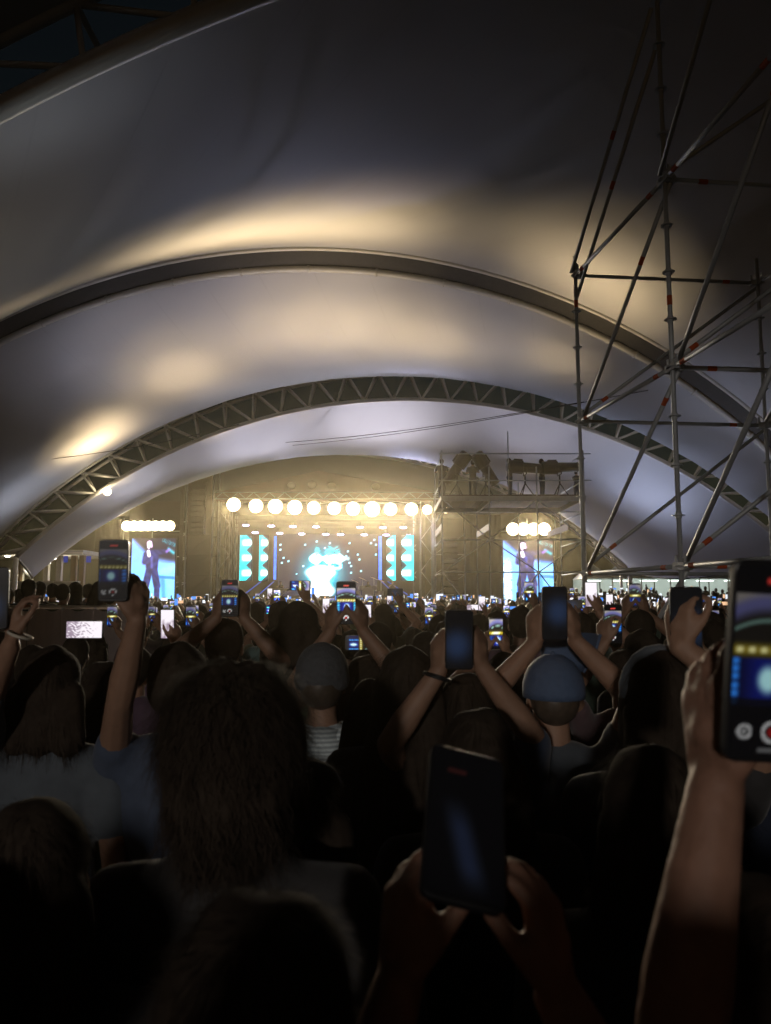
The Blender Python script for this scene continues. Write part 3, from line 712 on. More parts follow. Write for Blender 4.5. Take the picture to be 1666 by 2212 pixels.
MD = 50.0
mq = thing('marquee', 'white lit marquee beyond the crowd at the right', 'tent', (W(1400, 1290, MD).x, MD, 0)); MO = V(mq.location)
x0, x1 = W(1262, 1290, MD).x - MO.x, W(1700, 1290, MD).x - MO.x; zt4 = W(1400, 1250, MD).z
M_CANVAS = mat('white_canvas', (.75, .77, .75), .7, var=.08, scale=1)
n = 7
for k in range(n):
    w = (x1 - x0) / n; a = x0 + w * k
    q = MB().quad((a + .04, 3, 0), (a + w - .04, 3, 0), (a + w - .04, 3, zt4), (a + .04, 3, zt4)); q.build('wall_panel', M_CANVAS, mq)
    MB().tube((a, 0, 0), (a, 0, zt4), .05, 6).build('pole', M_WHITE, mq)
    q = MB().quad((a, 0, zt4), (a + w, 0, zt4), (a + w / 2, 1.5, zt4 + 1.1)).quad((a + w, 0, zt4), (a + w, 3, zt4), (a + w / 2, 1.5, zt4 + 1.1)).quad((a, 3, zt4), (a, 0, zt4), (a + w / 2, 1.5, zt4 + 1.1)).quad((a + w, 3, zt4), (a, 3, zt4), (a + w / 2, 1.5, zt4 + 1.1))
    q.build('roof_peak', M_CANVAS, mq)
    l = bpy.data.lights.new('tube_lamp', 'POINT'); l.energy = 26; l.color = (.85, 1, .92); l.shadow_soft_size = .3; link('tube_lamp', l, mq, (a + w / 2, 1.4, zt4 - .3))
    MB().tube((a + w * .2, 1.4, zt4 - .1), (a + w * .8, 1.4, zt4 - .1), .03, 6).build('strip_light', emit('strip_glow', (.85, 1, .92), 6), mq)

# venue lamp mast standing behind the viewer (its light falls on backs, arms and the scaffold)
t = thing('lamp_mast', 'steel lamp mast with one flood head behind the viewer', 'lamp', (-3.2, -14, 0))
MB().path([(0, 0, 0), (0, 0, 3.7)], [.11, .07], 12).build('mast', M_TUBE, t, True)
MB().tube((-.4, 0, 3.6), (.4, 0, 3.6), .04, 8).build('cross_arm', M_TUBE, t)
MB().box((0, .12, 3.85), (.6, .16, .36)).build('flood_head', M_BLACK, t)
MB().box((0, .205, 3.85), (.52, .01, .28)).build('lens', emit('mast_glow', (1, .93, .82), 8), t)
spot('lamp', (0, .3, 3.85), V((1.0, 4.0, 1.15)) - V((-3.2, -14, 0)), 1650, 31, (1, .92, .84), t, 1.0, .25)

# thin guy wires strung under the roof
for k, (a, b, lb) in enumerate(((W(0, 1004, 26), W(560, 905, 33), 'thin wire strung across the left roof bay'), (W(520, 962, 38), W(1262, 868, 26), 'thin wire rising right across the far roof bay'), (W(560, 968, 39), W(1400, 843, 22), 'second thin wire above the lighting tower'))):
    o = MB().path([a.lerp(b, j / 12) - V((0, 0, .25 * math.sin(math.pi * j / 12))) - a for j in range(13)], .014, 5).build('guy_wire', M_BLACK); o.location = a; tag(o, lb, 'wire')
# ================================================================== PEOPLE
M_UNDER = mat('hair_under', (.04, .03, .023), .95, var=.4, scale=60, spec=.08)
def ik(S, T, a, b, hint):
    S = V(S); T = V(T); d = T - S; L = d.length; m = (a + b) * .985
    if L > m: T = S + d * (m / L); d = T - S; L = m
    x = (a * a - b * b + L * L) / (2 * L); h = math.sqrt(max(1e-6, a * a - x * x)); n = d / L
    hv = V(hint); hv = hv - n * hv.dot(n); hv.normalize()
    return S + n * x + hv * h, T
def hand(mb, wr, h, n, side, s=1.0, curl=(20, 25, 20), spread=.16, fingers=(1, 1, 1, 1), thumb=1.0):
    """palm + four unequal bent fingers + thumb leaving the side of the palm. h: finger direction, n: palm faces, side: thumb side"""
    h = V(h).normalized(); n = V(n); n = (n - h * n.dot(h)).normalized(); t = h.cross(n)
    if t.dot(V(side)) < 0: t = -t
    wr = V(wr)
    off = (.031, .011, -.010, -.029); kl = (.088, .092, .087, .078); fl = (.070, .079, .073, .057)
    for k in range(4):
        kn = wr + (h * kl[k] + t * off[k]) * s
        mb.caps(wr + t * off[k] * .55 * s + h * .012 * s, .0165 * s, kn, .0125 * s, 8)
        ang = 0; p = kn; d0 = (h + t * (off[k] / .03) * spread).normalized()
        for j, (fr, c) in enumerate(zip((.44, .31, .25), curl)):
            ang += c if fingers[k] else (70, 85, 60)[j]
            d = (d0 * math.cos(R(ang)) + n * math.sin(R(ang))).normalized()
            q = p + d * fl[k] * fr * s; r0 = (.0092, .0084, .0076)[j] * s; mb.caps(p, r0, q, r0 * .9, 8); p = q
    mb.ell(wr + h * .05 * s, (.024 * s,) * 3, None, 10, 6)
    b = wr + (h * .022 + t * .026) * s; c = b + (h * .040 + t * .026 + n * .016) * s * thumb; e = c + (h * .032 + t * .006 + n * .018) * s * thumb; f = e + (h * .024 - t * .004 + n * .010) * s * thumb
    mb.caps(b, .016 * s, c, .012 * s, 8); mb.caps(c, .0115 * s, e, .0102 * s, 8); mb.caps(e, .0100 * s, f, .0085 * s, 8)

def head_parts(mb, s, tilt=0):
    c = V((0, .015, 1.595)) * s
    q = lambda x, y, z: V((x, y, z)) * s
    mb.ell(q(0, .0, 1.62), (.074 * s, .094 * s, .100 * s)); mb.ell(q(0, .035, 1.56), (.062 * s, .066 * s, .085 * s)); mb.ell(q(0, .062, 1.505), (.036 * s, .034 * s, .028 * s))
    mb.caps(q(0, .098, 1.60), .010 * s, q(0, .114, 1.565), .014 * s, 8)                       # nose
    mb.caps(q(-.022, .093, 1.532), .009 * s, q(.022, .093, 1.532), .009 * s, 8)               # lips
    mb.caps(q(-.040, .086, 1.622), .010 * s, q(.040, .086, 1.622), .010 * s, 8)               # brow
    for sx in (-1, 1):
        mb.ell(q(sx * .078, .0, 1.585), (.010 * s, .022 * s, .032 * s)); mb.ell(q(sx * .031, .084, 1.605), (.013 * s, .012 * s, .010 * s))
    mb.caps(q(0, -.012, 1.37), .060 * s, q(0, .005, 1.53), .053 * s, 12)

def torso_parts(mb, s, g=0):
    q = lambda x, y, z: V((x, y, z)) * s
    mb.ell(q(0, 0, 1.24), ((.165 + g) * s, (.108 + g) * s, (.19 + g) * s)); mb.caps(q(-.150, -.005, 1.365), (.060 + g) * s, q(.150, -.005, 1.365), (.060 + g) * s, 12)
    mb.ell(q(0, 0, 1.06), ((.140 + g) * s, (.098 + g) * s, (.17 + g) * s)); mb.ell(q(0, -.01, .92), ((.160 + g) * s, (.115 + g) * s, (.13 + g) * s))
    mb.caps(q(-.06, -.02, 1.40), (.055 + g) * s, q(.06, -.02, 1.40), (.055 + g) * s, 10)
def leg_parts(mb, s, g=0):
    q = lambda x, y, z: V((x, y, z)) * s
    for sx in (-1, 1):
        mb.caps(q(sx * .085, 0, .88), (.085 + g) * s, q(sx * .095, .012, .49), (.056 + g) * s); mb.caps(q(sx * .095, .012, .49), (.055 + g) * s, q(sx * .10, -.015, .10), (.040 + g) * s)
        if not g: mb.caps(q(sx * .10, -.02, .055), .042 * s, q(sx * .115, .14, .04), .036 * s)
def arm_parts(mb, s, side, wrist, hint, hnd, g=0, sleeve=None):
    S = V((side * .185, -.005, 1.365)) * s
    E_, T = ik(S, wrist, .285 * s, .255 * s, hint)
    if sleeve is None:
        mb.caps(S, .050 * s, S.lerp(E_, .45), .046 * s); mb.caps(S.lerp(E_, .45), .046 * s, E_, .038 * s); m = E_.lerp(T, .3); mb.caps(E_, .038 * s, m, .041 * s); mb.caps(m, .041 * s, T, .0265 * s)
        if hnd: hand(mb, T, *hnd['a'], s=s, **hnd.get('k', {}))
        else: mb.caps(T, .026 * s, T + (T - E_).normalized() * .15 * s, .018 * s)
    else:
        a = min(1, sleeve); mb.caps(S, (.060 + g) * s, S.lerp(E_, a), (.050 + g) * s)
        if sleeve > 1: mb.caps(E_, (.046 + g) * s, E_.lerp(T, sleeve - 1), (.038 + g) * s)
    return E_, T

def strands(me_v, mb, cnt, ln, wid, rnd, s, out=.2, curl=0.0, segs=4):
    """fibres combed from the crown down over the hair mass"""
    n = len(me_v.polygons); cn = V((0, -.03, 1.62)) * s; crown = V((.01, -.05, 1.74)) * s
    for _ in range(cnt):
        pl = me_v.polygons[rnd.randrange(n)]; p = V(pl.center); nn = V(pl.normal); g = V((0, 0, -1)) * .6 + (p - crown).normalized() * .7
        L = ln * rnd.uniform(.5, 1.25); st = L / segs; j = V((rnd.gauss(0, 1), rnd.gauss(0, 1), rnd.gauss(0, 1))) * .16
        p = p - nn * .003; w0 = wid * rnd.uniform(.6, 1.3); i = len(mb.v); ph = rnd.uniform(0, 6.28)
        for k in range(segs + 1):
            q = p - cn
            if p.z > 1.56 * s: nn = q.normalized()
            t = g - nn * g.dot(nn)
            t = t.normalized() if t.length > .05 else V((1, 0, 0))
            sd = t.cross(nn); sd = sd.normalized() if sd.length > .01 else V((1, 0, 0))
            d = (t + nn * out * (.3 + .7 * k / segs) + j + (sd * math.cos(ph + k * 1.9) + nn * math.sin(ph + k * 1.9)) * curl).normalized()
            w = w0 * (1 - .75 * k / segs); mb.v += [tuple(p - sd * w), tuple(p + sd * w)]
            p = p + d * st; g = V((0, 0, -1)) * (.7 + k * .2) + (p - crown).normalized() * .4
        for k in range(segs): mb.f.append((i + 2 * k, i + 2 * k + 1, i + 2 * k + 3, i + 2 * k + 2)); mb.m.append(1)

def hair_mesh(style, s, seed, detail=0):
    rnd = random.Random(seed); mb = MB(); q = lambda x, y, z: V((x, y, z)) * s
    E3 = lambda c, r: mb.ell(q(*c), [k * s for k in r])
    big = {'curly': 1.33, 'afro': 1.45}.get(style, 1.0)
    E3((0, -.018, 1.635), (.089 * big, .103 * big, .098 * big)); E3((0, -.038, 1.60), (.084 * big, .086 * big, .09 * big))
    if style == 'curly':
        E3((0, -.05, 1.56), (.112, .105, .11))
    if style == 'long':
        for x in (-.055, 0, .055):
            mb.caps(q(x, -.055, 1.58), .052 * s * big, q(x * 1.35, -.095, 1.40), .058 * s * big); mb.caps(q(x * 1.35, -.095, 1.40), .054 * s * big, q(x * 1.2, -.125, 1.24 + rnd.uniform(-.03, .03)), .030 * s)
        for x in (-.078, .078): mb.caps(q(x, -.01, 1.62), .026 * s * big, q(x * 1.15, -.03, 1.36), .034 * s * big)
    if style == 'bob':
        for x in (-.06, 0, .06): mb.caps(q(x, -.05, 1.58), .055 * s, q(x * 1.3, -.06, 1.46), .052 * s)
    if style == 'bun': E3((0, -.11, 1.70), (.055, .05, .05))
    if style == 'pony': mb.caps(q(0, -.12, 1.64), .03 * s, q(0, -.17, 1.55), .036 * s); mb.caps(q(0, -.17, 1.55), .036 * s, q(0, -.15, 1.30), .02 * s)
    me = remesh(mb, .010 if detail else .02, 2)
    if detail:
        co = np.empty(len(me.vertices) * 3); me.vertices.foreach_get('co', co); co = co.reshape(-1, 3); nr = np.empty_like(co).reshape(-1); me.vertices.foreach_get('normal', nr); nr = nr.reshape(-1, 3)
        a = {'curly': .006, 'afro': .007}.get(style, .0028)
        f = 70 if style in ('curly', 'afro') else 38
        dsp = np.sin(co[:, 0] * f * 2 + seed) * np.cos(co[:, 1] * f * 1.3 + seed * 2 + np.sin(co[:, 2] * 21)) + .6 * np.sin(co[:, 2] * f * .6 + co[:, 0] * 90)
        co += nr * (dsp * a)[:, None]; me.vertices.foreach_set('co', co.reshape(-1)); me.update()
        out = MB(); out.v = [tuple(v.co) for v in me.vertices]; out.f = [tuple(p.vertices) for p in me.polygons]; out.m = [0] * len(out.f)
        ln = {'short': .036, 'curly': .10, 'afro': .05, 'bob': .065}.get(style, .17)
        strands(me, out, detail, ln * s, (.00075 if detail > 1500 else .0013) * s, rnd, s, {'short': .35, 'curly': .42, 'afro': .9}.get(style, .17), .55 if style in ('curly', 'afro') else .06, 3 if style == 'short' else 5)
        bpy.data.meshes.remove(me); me = out.mesh('hair', [], True)
    return me

GRIP = lambda side: {'a': ((-.04 * side, .06, 1), (-side, .7, .1), (0, -1, .3)), 'k': dict(curl=(28, 36, 22), spread=.14)}
def person(name_label, cat_group, loc, s, hairst, hairm, shirtm, seed, arms=None, rz=0, fine=False, hdetail=0, skin=None, sleeve=.55, headwear=None, tilt=(0, 0)):
    """arms: {side: dict(w=(wrist, local), hint=, hnd=)}"""
    t = thing('person', name_label, 'person', loc, rz, cat_group)
    build_person(t, s, hairst, hairm, shirtm, seed, arms, fine, hdetail, skin or M_SKIN, sleeve, headwear); return t
def person_meshes(s, hairst, seed, arms, fine, hdetail, sleeve):
    arms = arms or {}
    b = MB(); head_parts(b, s); torso_parts(b, s); leg_parts(b, s)
    sh = MB(); torso_parts(sh, s, .014)
    for side in (-1, 1):
        a = arms.get(side) or dict(w=V((side * .235, .03, .86)) * s, hint=(side * .3, -1, 0), hnd=None)
        arm_parts(b, s, side, a['w'], a['hint'], a.get('hnd')); arm_parts(sh, s, side, a['w'], a['hint'], None, .010, a.get('sleeve', sleeve))
    tr = MB(); leg_parts(tr, s, .016); tr.ell(V((0, -.01, .91)) * s, (.178 * s, .132 * s, .12 * s))
    return (remesh(b, (.0055 if fine > 1 else .0075) if fine else .016, 3 if fine else 2, (.3 if fine > 1 else .45) if fine else 1), remesh(sh, .018, 3), remesh(tr, .022, 2), hair_mesh(hairst, s, seed, hdetail) if hairst else None)
def build_person(t, s, hairst, hairm, shirtm, seed, arms, fine, hdetail, skin, sleeve, headwear):
    b, sh, tr, ha = person_meshes(s, hairst, seed, arms, fine, hdetail, sleeve)
    for nm, me, m in (('body', b, skin), ('shirt', sh, shirtm), ('trousers', tr, M_DENIM), ('hair', ha, hairm)):
        if me is None: continue
        me.materials.clear(); me.materials.append(M_UNDER if nm == 'hair' and hdetail else m); me.name = nm; link(nm, me, t)
        if nm == 'hair': me.materials.append(m)
    if headwear: headwear(t, s)
# ---- headwear
def cap_backwards(m):
    def f(t, s):
        q = MB(); nu, nv = 24, 9
        for j in range(nv + 1):
            th = R(8 + 92 * j / nv) if j else 0.001
            for i in range(nu):
                ph = 2 * math.pi * i / nu; q.v.append(tuple(V((.102 * math.sin(th) * math.cos(ph), -.018 + .122 * math.sin(th) * math.sin(ph), 1.625 + .122 * math.cos(th))) * s))
        for j in range(nv):
            for i in range(nu): a = j * nu + i; b = j * nu + (i + 1) % nu; q.f.append((a, a + nu, b + nu, b)); q.m.append(0)
        c = q.build('cap', m, t, True); c.modifiers.new('solid', 'SOLIDIFY').thickness = .004
        MB().ell(V((0, -.012, 1.748)) * s, (.008, .008, .005)).build('cap_button', m, c)
        br = MB(); n = 14                                     # upturned peak leaning to the right
        for k in range(n + 1):
            a = R(-5 + 100 * k / n)
            for rr, up in ((.099, .06), (.138, .125), (.158, .185)): br.v.append(tuple(V((rr * math.cos(a) * 1.0, -.012 + rr * math.sin(a), 1.625 + up)) * s))
        for k in range(n):
            for j in range(2): a = 3 * k + j; br.f.append((a, a + 1, a + 4, a + 3)); br.m.append(0)
        o = br.build('cap_peak', m, t, True); o.modifiers.new('solid', 'SOLIDIFY').thickness = .006
    return f
def beanie(m):
    def f(t, s):
        q = MB(); q.ell(V((0, -.016, 1.645)) * s, (.099 * s, .114 * s, .108 * s)); q.path([V((0, -.014, 1.585)) * s, V((0, -.015, 1.625)) * s], [.098 * s, .104 * s], 20)
        me = remesh(q, .012, 3); me.materials.clear(); me.materials.append(m); link('knit_cap', me, t)
    return f
def necklace(t, s):
    for k in range(19):
        a = R(190 + 160 * k / 18); MB().ell(V((.082 * math.cos(a), .0 + .075 * math.sin(a), 1.415 - .018 * abs(math.cos(a)))) * s, (.0045,) * 3, None, 6, 4).build('necklace_bead', mat('gold', (.8, .6, .3), .2, 1), t)
def collar(m):
    def f(t, s):
        q = MB(); nu = 20
        for z, r in ((1.365, .115), (1.405, .088), (1.45, .074), (1.455, .078), (1.40, .098), (1.375, .12)):
            for i in range(nu): a = 2 * math.pi * i / nu; q.v.append(tuple(V((r * 1.15 * math.cos(a), -.008 + r * math.sin(a), z + .008 * math.sin(3 * a))) * s))
        for j in range(5):
            for i in range(nu): a = j * nu + i; b = j * nu + (i + 1) % nu; q.f.append((a, b, b + nu, a + nu)); q.m.append(0)
        q.build('collar', m, t, True)
    return f

# ---- phones
PH = MB(); n = 6; w_, h_, c_ = .0375, .080, .010
ring = []
for cx_, cz_, a0 in ((w_ - c_, h_ - c_, 0), (-w_ + c_, h_ - c_, 90), (-w_ + c_, -h_ + c_, 180), (w_ - c_, -h_ + c_, 270)):
    for k in range(n): a = R(a0 + 90 * k / (n - 1)); ring.append((cx_ + c_ * math.cos(a), cz_ + c_ * math.sin(a)))
for y, e in ((-.0045, .0015), (-.0035, 0), (.0035, 0), (.0045, .0015)):
    for x, z in ring: PH.v.append((x * (1 - e / .0375), y, z * (1 - e / .08)))
N_ = len(ring)
for j in range(3):
    for i in range(N_): a = j * N_ + i; b = j * N_ + (i + 1) % N_; PH.f.append((a, b, b + N_, a + N_)); PH.m.append(0)
PH.f += [tuple(reversed(range(N_))), tuple(3 * N_ + i for i in range(N_))]; PH.m += [0, 0]
PH_ME = PH.mesh('phone_case', M_PLAST)
BUMP = MB().box((.018, .006, .055), (.028, .004, .034)).mesh('camera_bump', M_PLAST)
M_SCR = screen_mat('phone_screen', 1.0)
def live(seed=0, bright=1.0, ui=True):
    rnd = random.Random(seed); cxx = .5 + rnd.uniform(-.15, .15); sc = rnd.uniform(.8, 1.2)
    def f(u, v):
        y = v
        c = (.015, .015, .02)
        top, bot = (.86, .26) if ui else (.97, .03)
        if bot < y < top:
            yy = (y - bot) / (top - bot); x = (u - cxx) / sc
            arc = .93 - .5 * x * x
            c = mix((.10, .09, .07), (.33, .33, .50), sm(arc - .16, arc - .02, yy)); c = mix(c, (.55, .52, .42), .7 * sm(arc, arc + .1, yy))
            c = mix(c, (.50, .66, .62), .8 * sm(.03, 0, abs(yy - arc + .17)))
            c = mix(c, (.55, .48, .12), sm(.09, .0, abs(yy - .50))); k = abs(((u * 7) % 1) - .5)
            c = mix(c, (1, .98, .70), sm(.38, .15, k) * sm(.035, .01, abs(yy - .50)))
            if yy < .42: c = mix((.03, .04, .18), (.06, .10, .42), sm(.4, .1, abs(x))); c = mix(c, (.20, .55, .98), sm(.08, .03, abs(abs(x) - .40)) * (1 if (yy * 14) % 1 > .3 else .35)); c = mix(c, (.75, .98, 1), sm(.17, .06, math.hypot(x, (yy - .24) * 1.0)))
            if yy < .08: c = mix(c, (.02, .02, .03), .8)
        if ui:
            c = mix(c, (.95, .25, .22), sm(.006, .0, max(abs(u - .5) - .13, abs(v - .925) - .012)))
            r = math.hypot((u - .5) * .46, v - .13); c = mix(c, (.85, .85, .85), sm(.012, .004, abs(r - .05))); c = mix(c, (.55, .08, .08), sm(.03, .024, r))
            r = math.hypot((u - .17) * .46, v - .13); c = mix(c, (.8, .8, .8), sm(.010, .004, abs(r - .033))); c = mix(c, (.8, .8, .8), sm(.014, .008, r))
            c = mix(c, (.8, .8, .8), sm(.004, .0, max(abs(u - .5) - .16, abs(v - .035) - .003)))
        return tuple(min(1, k * bright) for k in c)
    return f
def pale(seed):
    def f(u, v):
        n = noise2(u + seed, v, 2); return mix((.62, .55, .62), (1, .97, 1), sm(.2, .6, n + (v - .4)))
    return f
def dusk(seed):
    def f(u, v): return mix((.02, .022, .03), (.10, .15, .24), sm(.45, .05, math.hypot((u - .5 - .2 * math.sin(seed * 9)) * .5, v - .45 - .1 * math.cos(seed * 5))))
    return f
def phone(label, loc, rot, mesh, group=None, s=1.0):
    t = thing('phone', label, 'phone', loc, 0, group); t.rotation_euler = rot; t.scale = (s, s, s)
    link('case', PH_ME, t); link('camera_bump', BUMP, t)
    if mesh: link('screen', mesh, t, (0, -.0051, 0))
    return t
def scr(fn, nx=18, ny=40, m=None): return screen_mesh('screen', .069, .150, nx, ny, fn, m or M_SCR)

# ---------------------------------------------------------------- the people one can tell apart
def place(px, py, d):
    p = W(px, py, d); return V((p.x, d, 0)), p.z / 1.735
NEAR = []
def near(label, px, py, d, hairst, hairm, shirtm, seed, arms=None, fine=False, hd=3200, skin=None, sleeve=.55, hw=None, rz=0, smul=1.0):
    """arms: {side: (px,py,d, hint, hand, sleeve)} wrist seen at px,py at distance d"""
    loc, s = place(px, py, d)
    A = {}
    for side, a in (arms or {}).items():
        w = W(a[0], a[1], a[2]) - loc
        A[side] = dict(w=w, hint=a[3], hnd=a[4] if len(a) > 4 else None)
        if len(a) > 5: A[side]['sleeve'] = a[5]
    NEAR.append((loc.x, loc.y)); return person(label, None, loc, s, hairst, hairm, shirtm, seed, A, 0, fine, hd, skin, sleeve, hw)
OPEN = lambda side: {'a': ((0, .15, 1), (-side, -.2, 0), (0, -1, 0)), 'k': dict(curl=(8, 10, 8))}
near('short-haired person right in front at the bottom, rim-lit crop', 570, 1905, .70, 'short', M_HAIRB, M_CLOTHD, 1, hd=9000)
near('person with big curly dark hair left of centre in the near crowd', 512, 1462, 1.32, 'curly', M_HAIR, M_CLOTHD, 2, hd=13000)
near('dark-haired person below the white striped collar, blue-grey shoulder strap', 655, 1625, 1.55, 'bob', M_HAIR, M_CLOTHB, 3, hd=6000)
near('dark-haired person at lower left flashing two fingers', 85, 1715, 1.18, 'bob', M_HAIR, M_CLOTHD, 4, hd=6000, arms={1: (345, 2095, 1.30, (1, -.5, -1), {'a': ((-.1, 0, 1), (0, -1, .1), (-1, 0, 0)), 'k': dict(curl=(4, 6, 4), spread=.5, fingers=(1, 1, 0, 0))}, .9)}, fine=True)
near('auburn-haired person low at the right beside the raised forearm', 1400, 1600, 1.36, 'bob', M_HAIRR, M_CLOTHD, 5, hd=6000)
near('dark round rim-lit head in front of the dark raised phone', 1032, 1524, 1.78, 'bob', M_HAIRB, M_CLOTHD, 6, hd=5000)
near('dark-haired person at left edge raising an arm with bracelets', 118, 1392, 2.35, 'bob', M_HAIR, M_CLOTHG, 7, {-1: (32, 1352, 2.0, (-1, -.6, -.6), GRIP(-1), 1.25)}, True)
near('auburn-haired person behind the braceleted one at far left', 228, 1425, 2.9, 'long', M_HAIRR, M_CLOTH, 8)
near('round-headed person whose bare left arm lifts a lit phone high at left', 388, 1382, 2.35, 'short', M_HAIR, M_CLOTHB, 9, {-1: (300, 1318, 2.06, (-.2, -.5, -1), GRIP(1), .35)}, 2)
near('person at left centre holding a phone up with both arms in a triangle', 487, 1332, 3.6, 'short', M_HAIR, M_CLOTH, 10, {-1: (468, 1335, 3.40, (-1, -.3, -.6), GRIP(-1)), 1: (527, 1335, 3.40, (1, -.3, -.6), GRIP(1))}, True)
near('tall dark round head silhouetted left of the stage centre', 646, 1296, 3.5, 'bob', M_HAIR, M_CLOTHD, 11)
M_STRIPE = mat('white_striped_shirt', (.42, .50, .52), .8, var=.12, scale=8, bump=.2)
def stripes():
    nt = M_STRIPE.node_tree; p = nt.nodes['Principled BSDF']; tc = nt.nodes.new('ShaderNodeTexCoord'); wv = nt.nodes.new('ShaderNodeTexWave'); wv.bands_direction = 'Z'; wv.inputs['Scale'].default_value = 22; wv.inputs['Distortion'].default_value = .6
    mx = nt.nodes.new('ShaderNodeMixRGB'); mx.inputs[1].default_value = (.74, .82, .84, 1); mx.inputs[2].default_value = (.36, .42, .46, 1); nt.links.new(tc.outputs['Object'], wv.inputs[0]); nt.links.new(wv.outputs['Fac'], mx.inputs[0]); nt.links.new(mx.outputs[0], p.inputs['Base Color'])
stripes()
M_KNIT = mat('slate_knit', (.075, .08, .09), .9, var=.35, scale=70, bump=.5); M_CAPB = mat('blue_cap_cloth', (.085, .13, .23), .8, var=.15, scale=60, bump=.2)
def both(*fs):
    def f(t, s):
        for k in fs: k(t, s)
    return f
near('person in slate knit cap with pale striped collar near the centre', 697, 1396, 2.75, 'short', M_HAIR, M_STRIPE, 12, hw=both(beanie(M_KNIT), collar(M_STRIPE)), hd=0)
near('auburn-haired person lifting the bright phone in front of the stage', 792, 1412, 3.0, 'bob', M_HAIRR, M_CLOTH, 13, {-1: (714, 1365, 2.92, (-1, -.3, -.7), GRIP(-1), .6), 1: (784, 1362, 2.92, (1, -.3, -.7), GRIP(1), .95)}, True)
near('long straight dark-haired person right of centre', 880, 1392, 2.32, 'long', M_HAIR, M_CLOTHD, 14, hd=1800)
near('blond-haired person beside the striped collar, mostly hidden', 806, 1462, 2.55, 'long', M_HAIRY, M_CLOTH, 15)
near('person with brightly rim-lit short hair behind the dark-haired one', 922, 1362, 3.6, 'short', M_HAIRB, M_CLOTH, 16)
near('person behind the dark raised phone, both bare arms up', 1006, 1450, 2.35, 'long', M_HAIR, M_CLOTHB, 17, {-1: (948, 1450, 2.13, (-1, -.4, -.8), GRIP(-1), .4), 1: (1040, 1440, 2.13, (1, -.4, -.8), GRIP(1), .9)}, True)
near('person in upturned blue cap and beaded necklace raising a dark phone', 1192, 1418, 2.5, 'short', M_HAIR, M_CLOTHG, 18, {-1: (1156, 1390, 2.36, (-1, -.3, -.5), GRIP(-1), .5), 1: (1243, 1385, 2.36, (1, -.2, -.5), GRIP(1), .5)}, True, hd=0, hw=both(cap_backwards(M_CAPB), necklace))
near('dark-haired person holding up the blue-lit phone at right', 1345, 1400, 3.4, 'short', M_HAIR, M_CLOTH, 19, {-1: (1305, 1392, 3.2, (-1, -.3, -.6), GRIP(-1))}, True)
near('person with long black hair and grey headband at right', 1420, 1402, 1.95, 'long', M_HAIR, M_CLOTHD, 20, {1: (1468, 1398, 1.85, (1, -.3, -.8), GRIP(-1), .4)}, True, hd=2000, hw=lambda t, s: MB().path([V((.094 * math.cos(R(a)), -.018, 1.635 + .102 * math.sin(R(a)))) * s for a in range(-10, 191, 20)], .012, 8).build('headband', M_CLOTHG, t, True))
near('dark head in black top at the bottom right corner', 1655, 1880, .95, 'bob', M_HAIR, M_CLOTHD, 21, hd=4000)
# photographer's neighbours: only their lifted arms reach the picture
def neighbour(label, x, y, s, arms, shirt, seed, hair=M_HAIR):
    loc = V((x, y, 0)); A = {}
    for side, a in arms.items():
        A[side] = dict(w=W(a[0], a[1], a[2]) - loc, hint=a[3], hnd=a[4])
        if len(a) > 5: A[side]['sleeve'] = a[5]
    NEAR.append((x, y)); b = person(label, None, loc, s, 'bob', hair, shirt, seed, A, 0, 2, 300, M_SKIN_N, .4); return b
neighbour('neighbour at far right whose bare forearm lifts a phone filming the stage', .44, .50, .93, {-1: (1548, 1690, .72, (-.55, .4, -.8), {'a': ((.02, .05, 1), (1, .35, .0), (.1, -1, .2)), 'k': dict(curl=(14, 40, 25), spread=.14)}, .3)}, M_CLOTHD, 31)
neighbour('short neighbour at bottom centre holding a dark tilted phone in both hands', .105, .38, .885, {-1: (874, 2030, .765, (-1, .1, -.5), {'a': ((.10, .12, 1), (1, .5, 0), (0, -1, .4)), 'k': dict(curl=(26, 36, 24), spread=.14)}, .3), 1: (1162, 2045, .765, (1, .1, -.5), {'a': ((-.14, .12, 1), (-1, .5, 0), (0, -1, .4)), 'k': dict(curl=(26, 36, 24), spread=.14)}, .3)}, M_CLOTHD, 32)
neighbour('neighbour cut off at the lower left edge, grey shoulder showing', -.60, .74, .90, {}, M_CLOTHG, 33)

# phones in those hands
R0 = lambda rx=0, ry=0, rz=0: (R(rx), R(ry), R(rz))
M_SCR_D = screen_mat('phone_screen_dim', .42)
phone('large near phone at the right edge filming the stage', W(1668, 1428, .66), R0(6, 3, 4), scr(live(3), 46, 100, M_SCR_D), s=1.06)
phone('dark tilted phone with faint painted blue reflection at bottom centre', W(1004, 1778, .735), R0(-50, 15, 4), scr(lambda u, v: mix((.006, .006, .008), (.065, .085, .14), sm(.26, .02, abs(u - .50 - (.3 - v) * .55)) * sm(.0, .2, v) * sm(.68, .4, v)) if not (abs(u - .35) < .14 and abs(v - .84) < .012) else (.12, .04, .035), 30, 60))  # blue reflection streak is painted into the screen's glow
phone('phone held high at left with dim blue picture', W(246, 1232, 2.03), R0(4, 0, 8), scr(live(8, .5)), s=1.02)
phone('phone in bright picture held before the stage centre', W(748, 1302, 2.9), R0(3, 0, 0), scr(live(5, 1.6)))
phone('dark-screened phone lifted in both hands right of centre', W(992, 1382, 2.08), R0(8, 0, 0), scr(dusk(.4)), s=1.0)
phone('dark phone above the blue cap', W(1198, 1325, 2.3), R0(4, 0, 0), scr(dusk(.1)))
phone('blue-lit portrait phone at right', W(1324, 1348, 3.2), R0(3, 0, 0), scr(live(11, 1.25)))
phone('dark phone beside the large near phone', W(1482, 1340, 1.85), R0(6, 0, -6), scr(dusk(.8)))
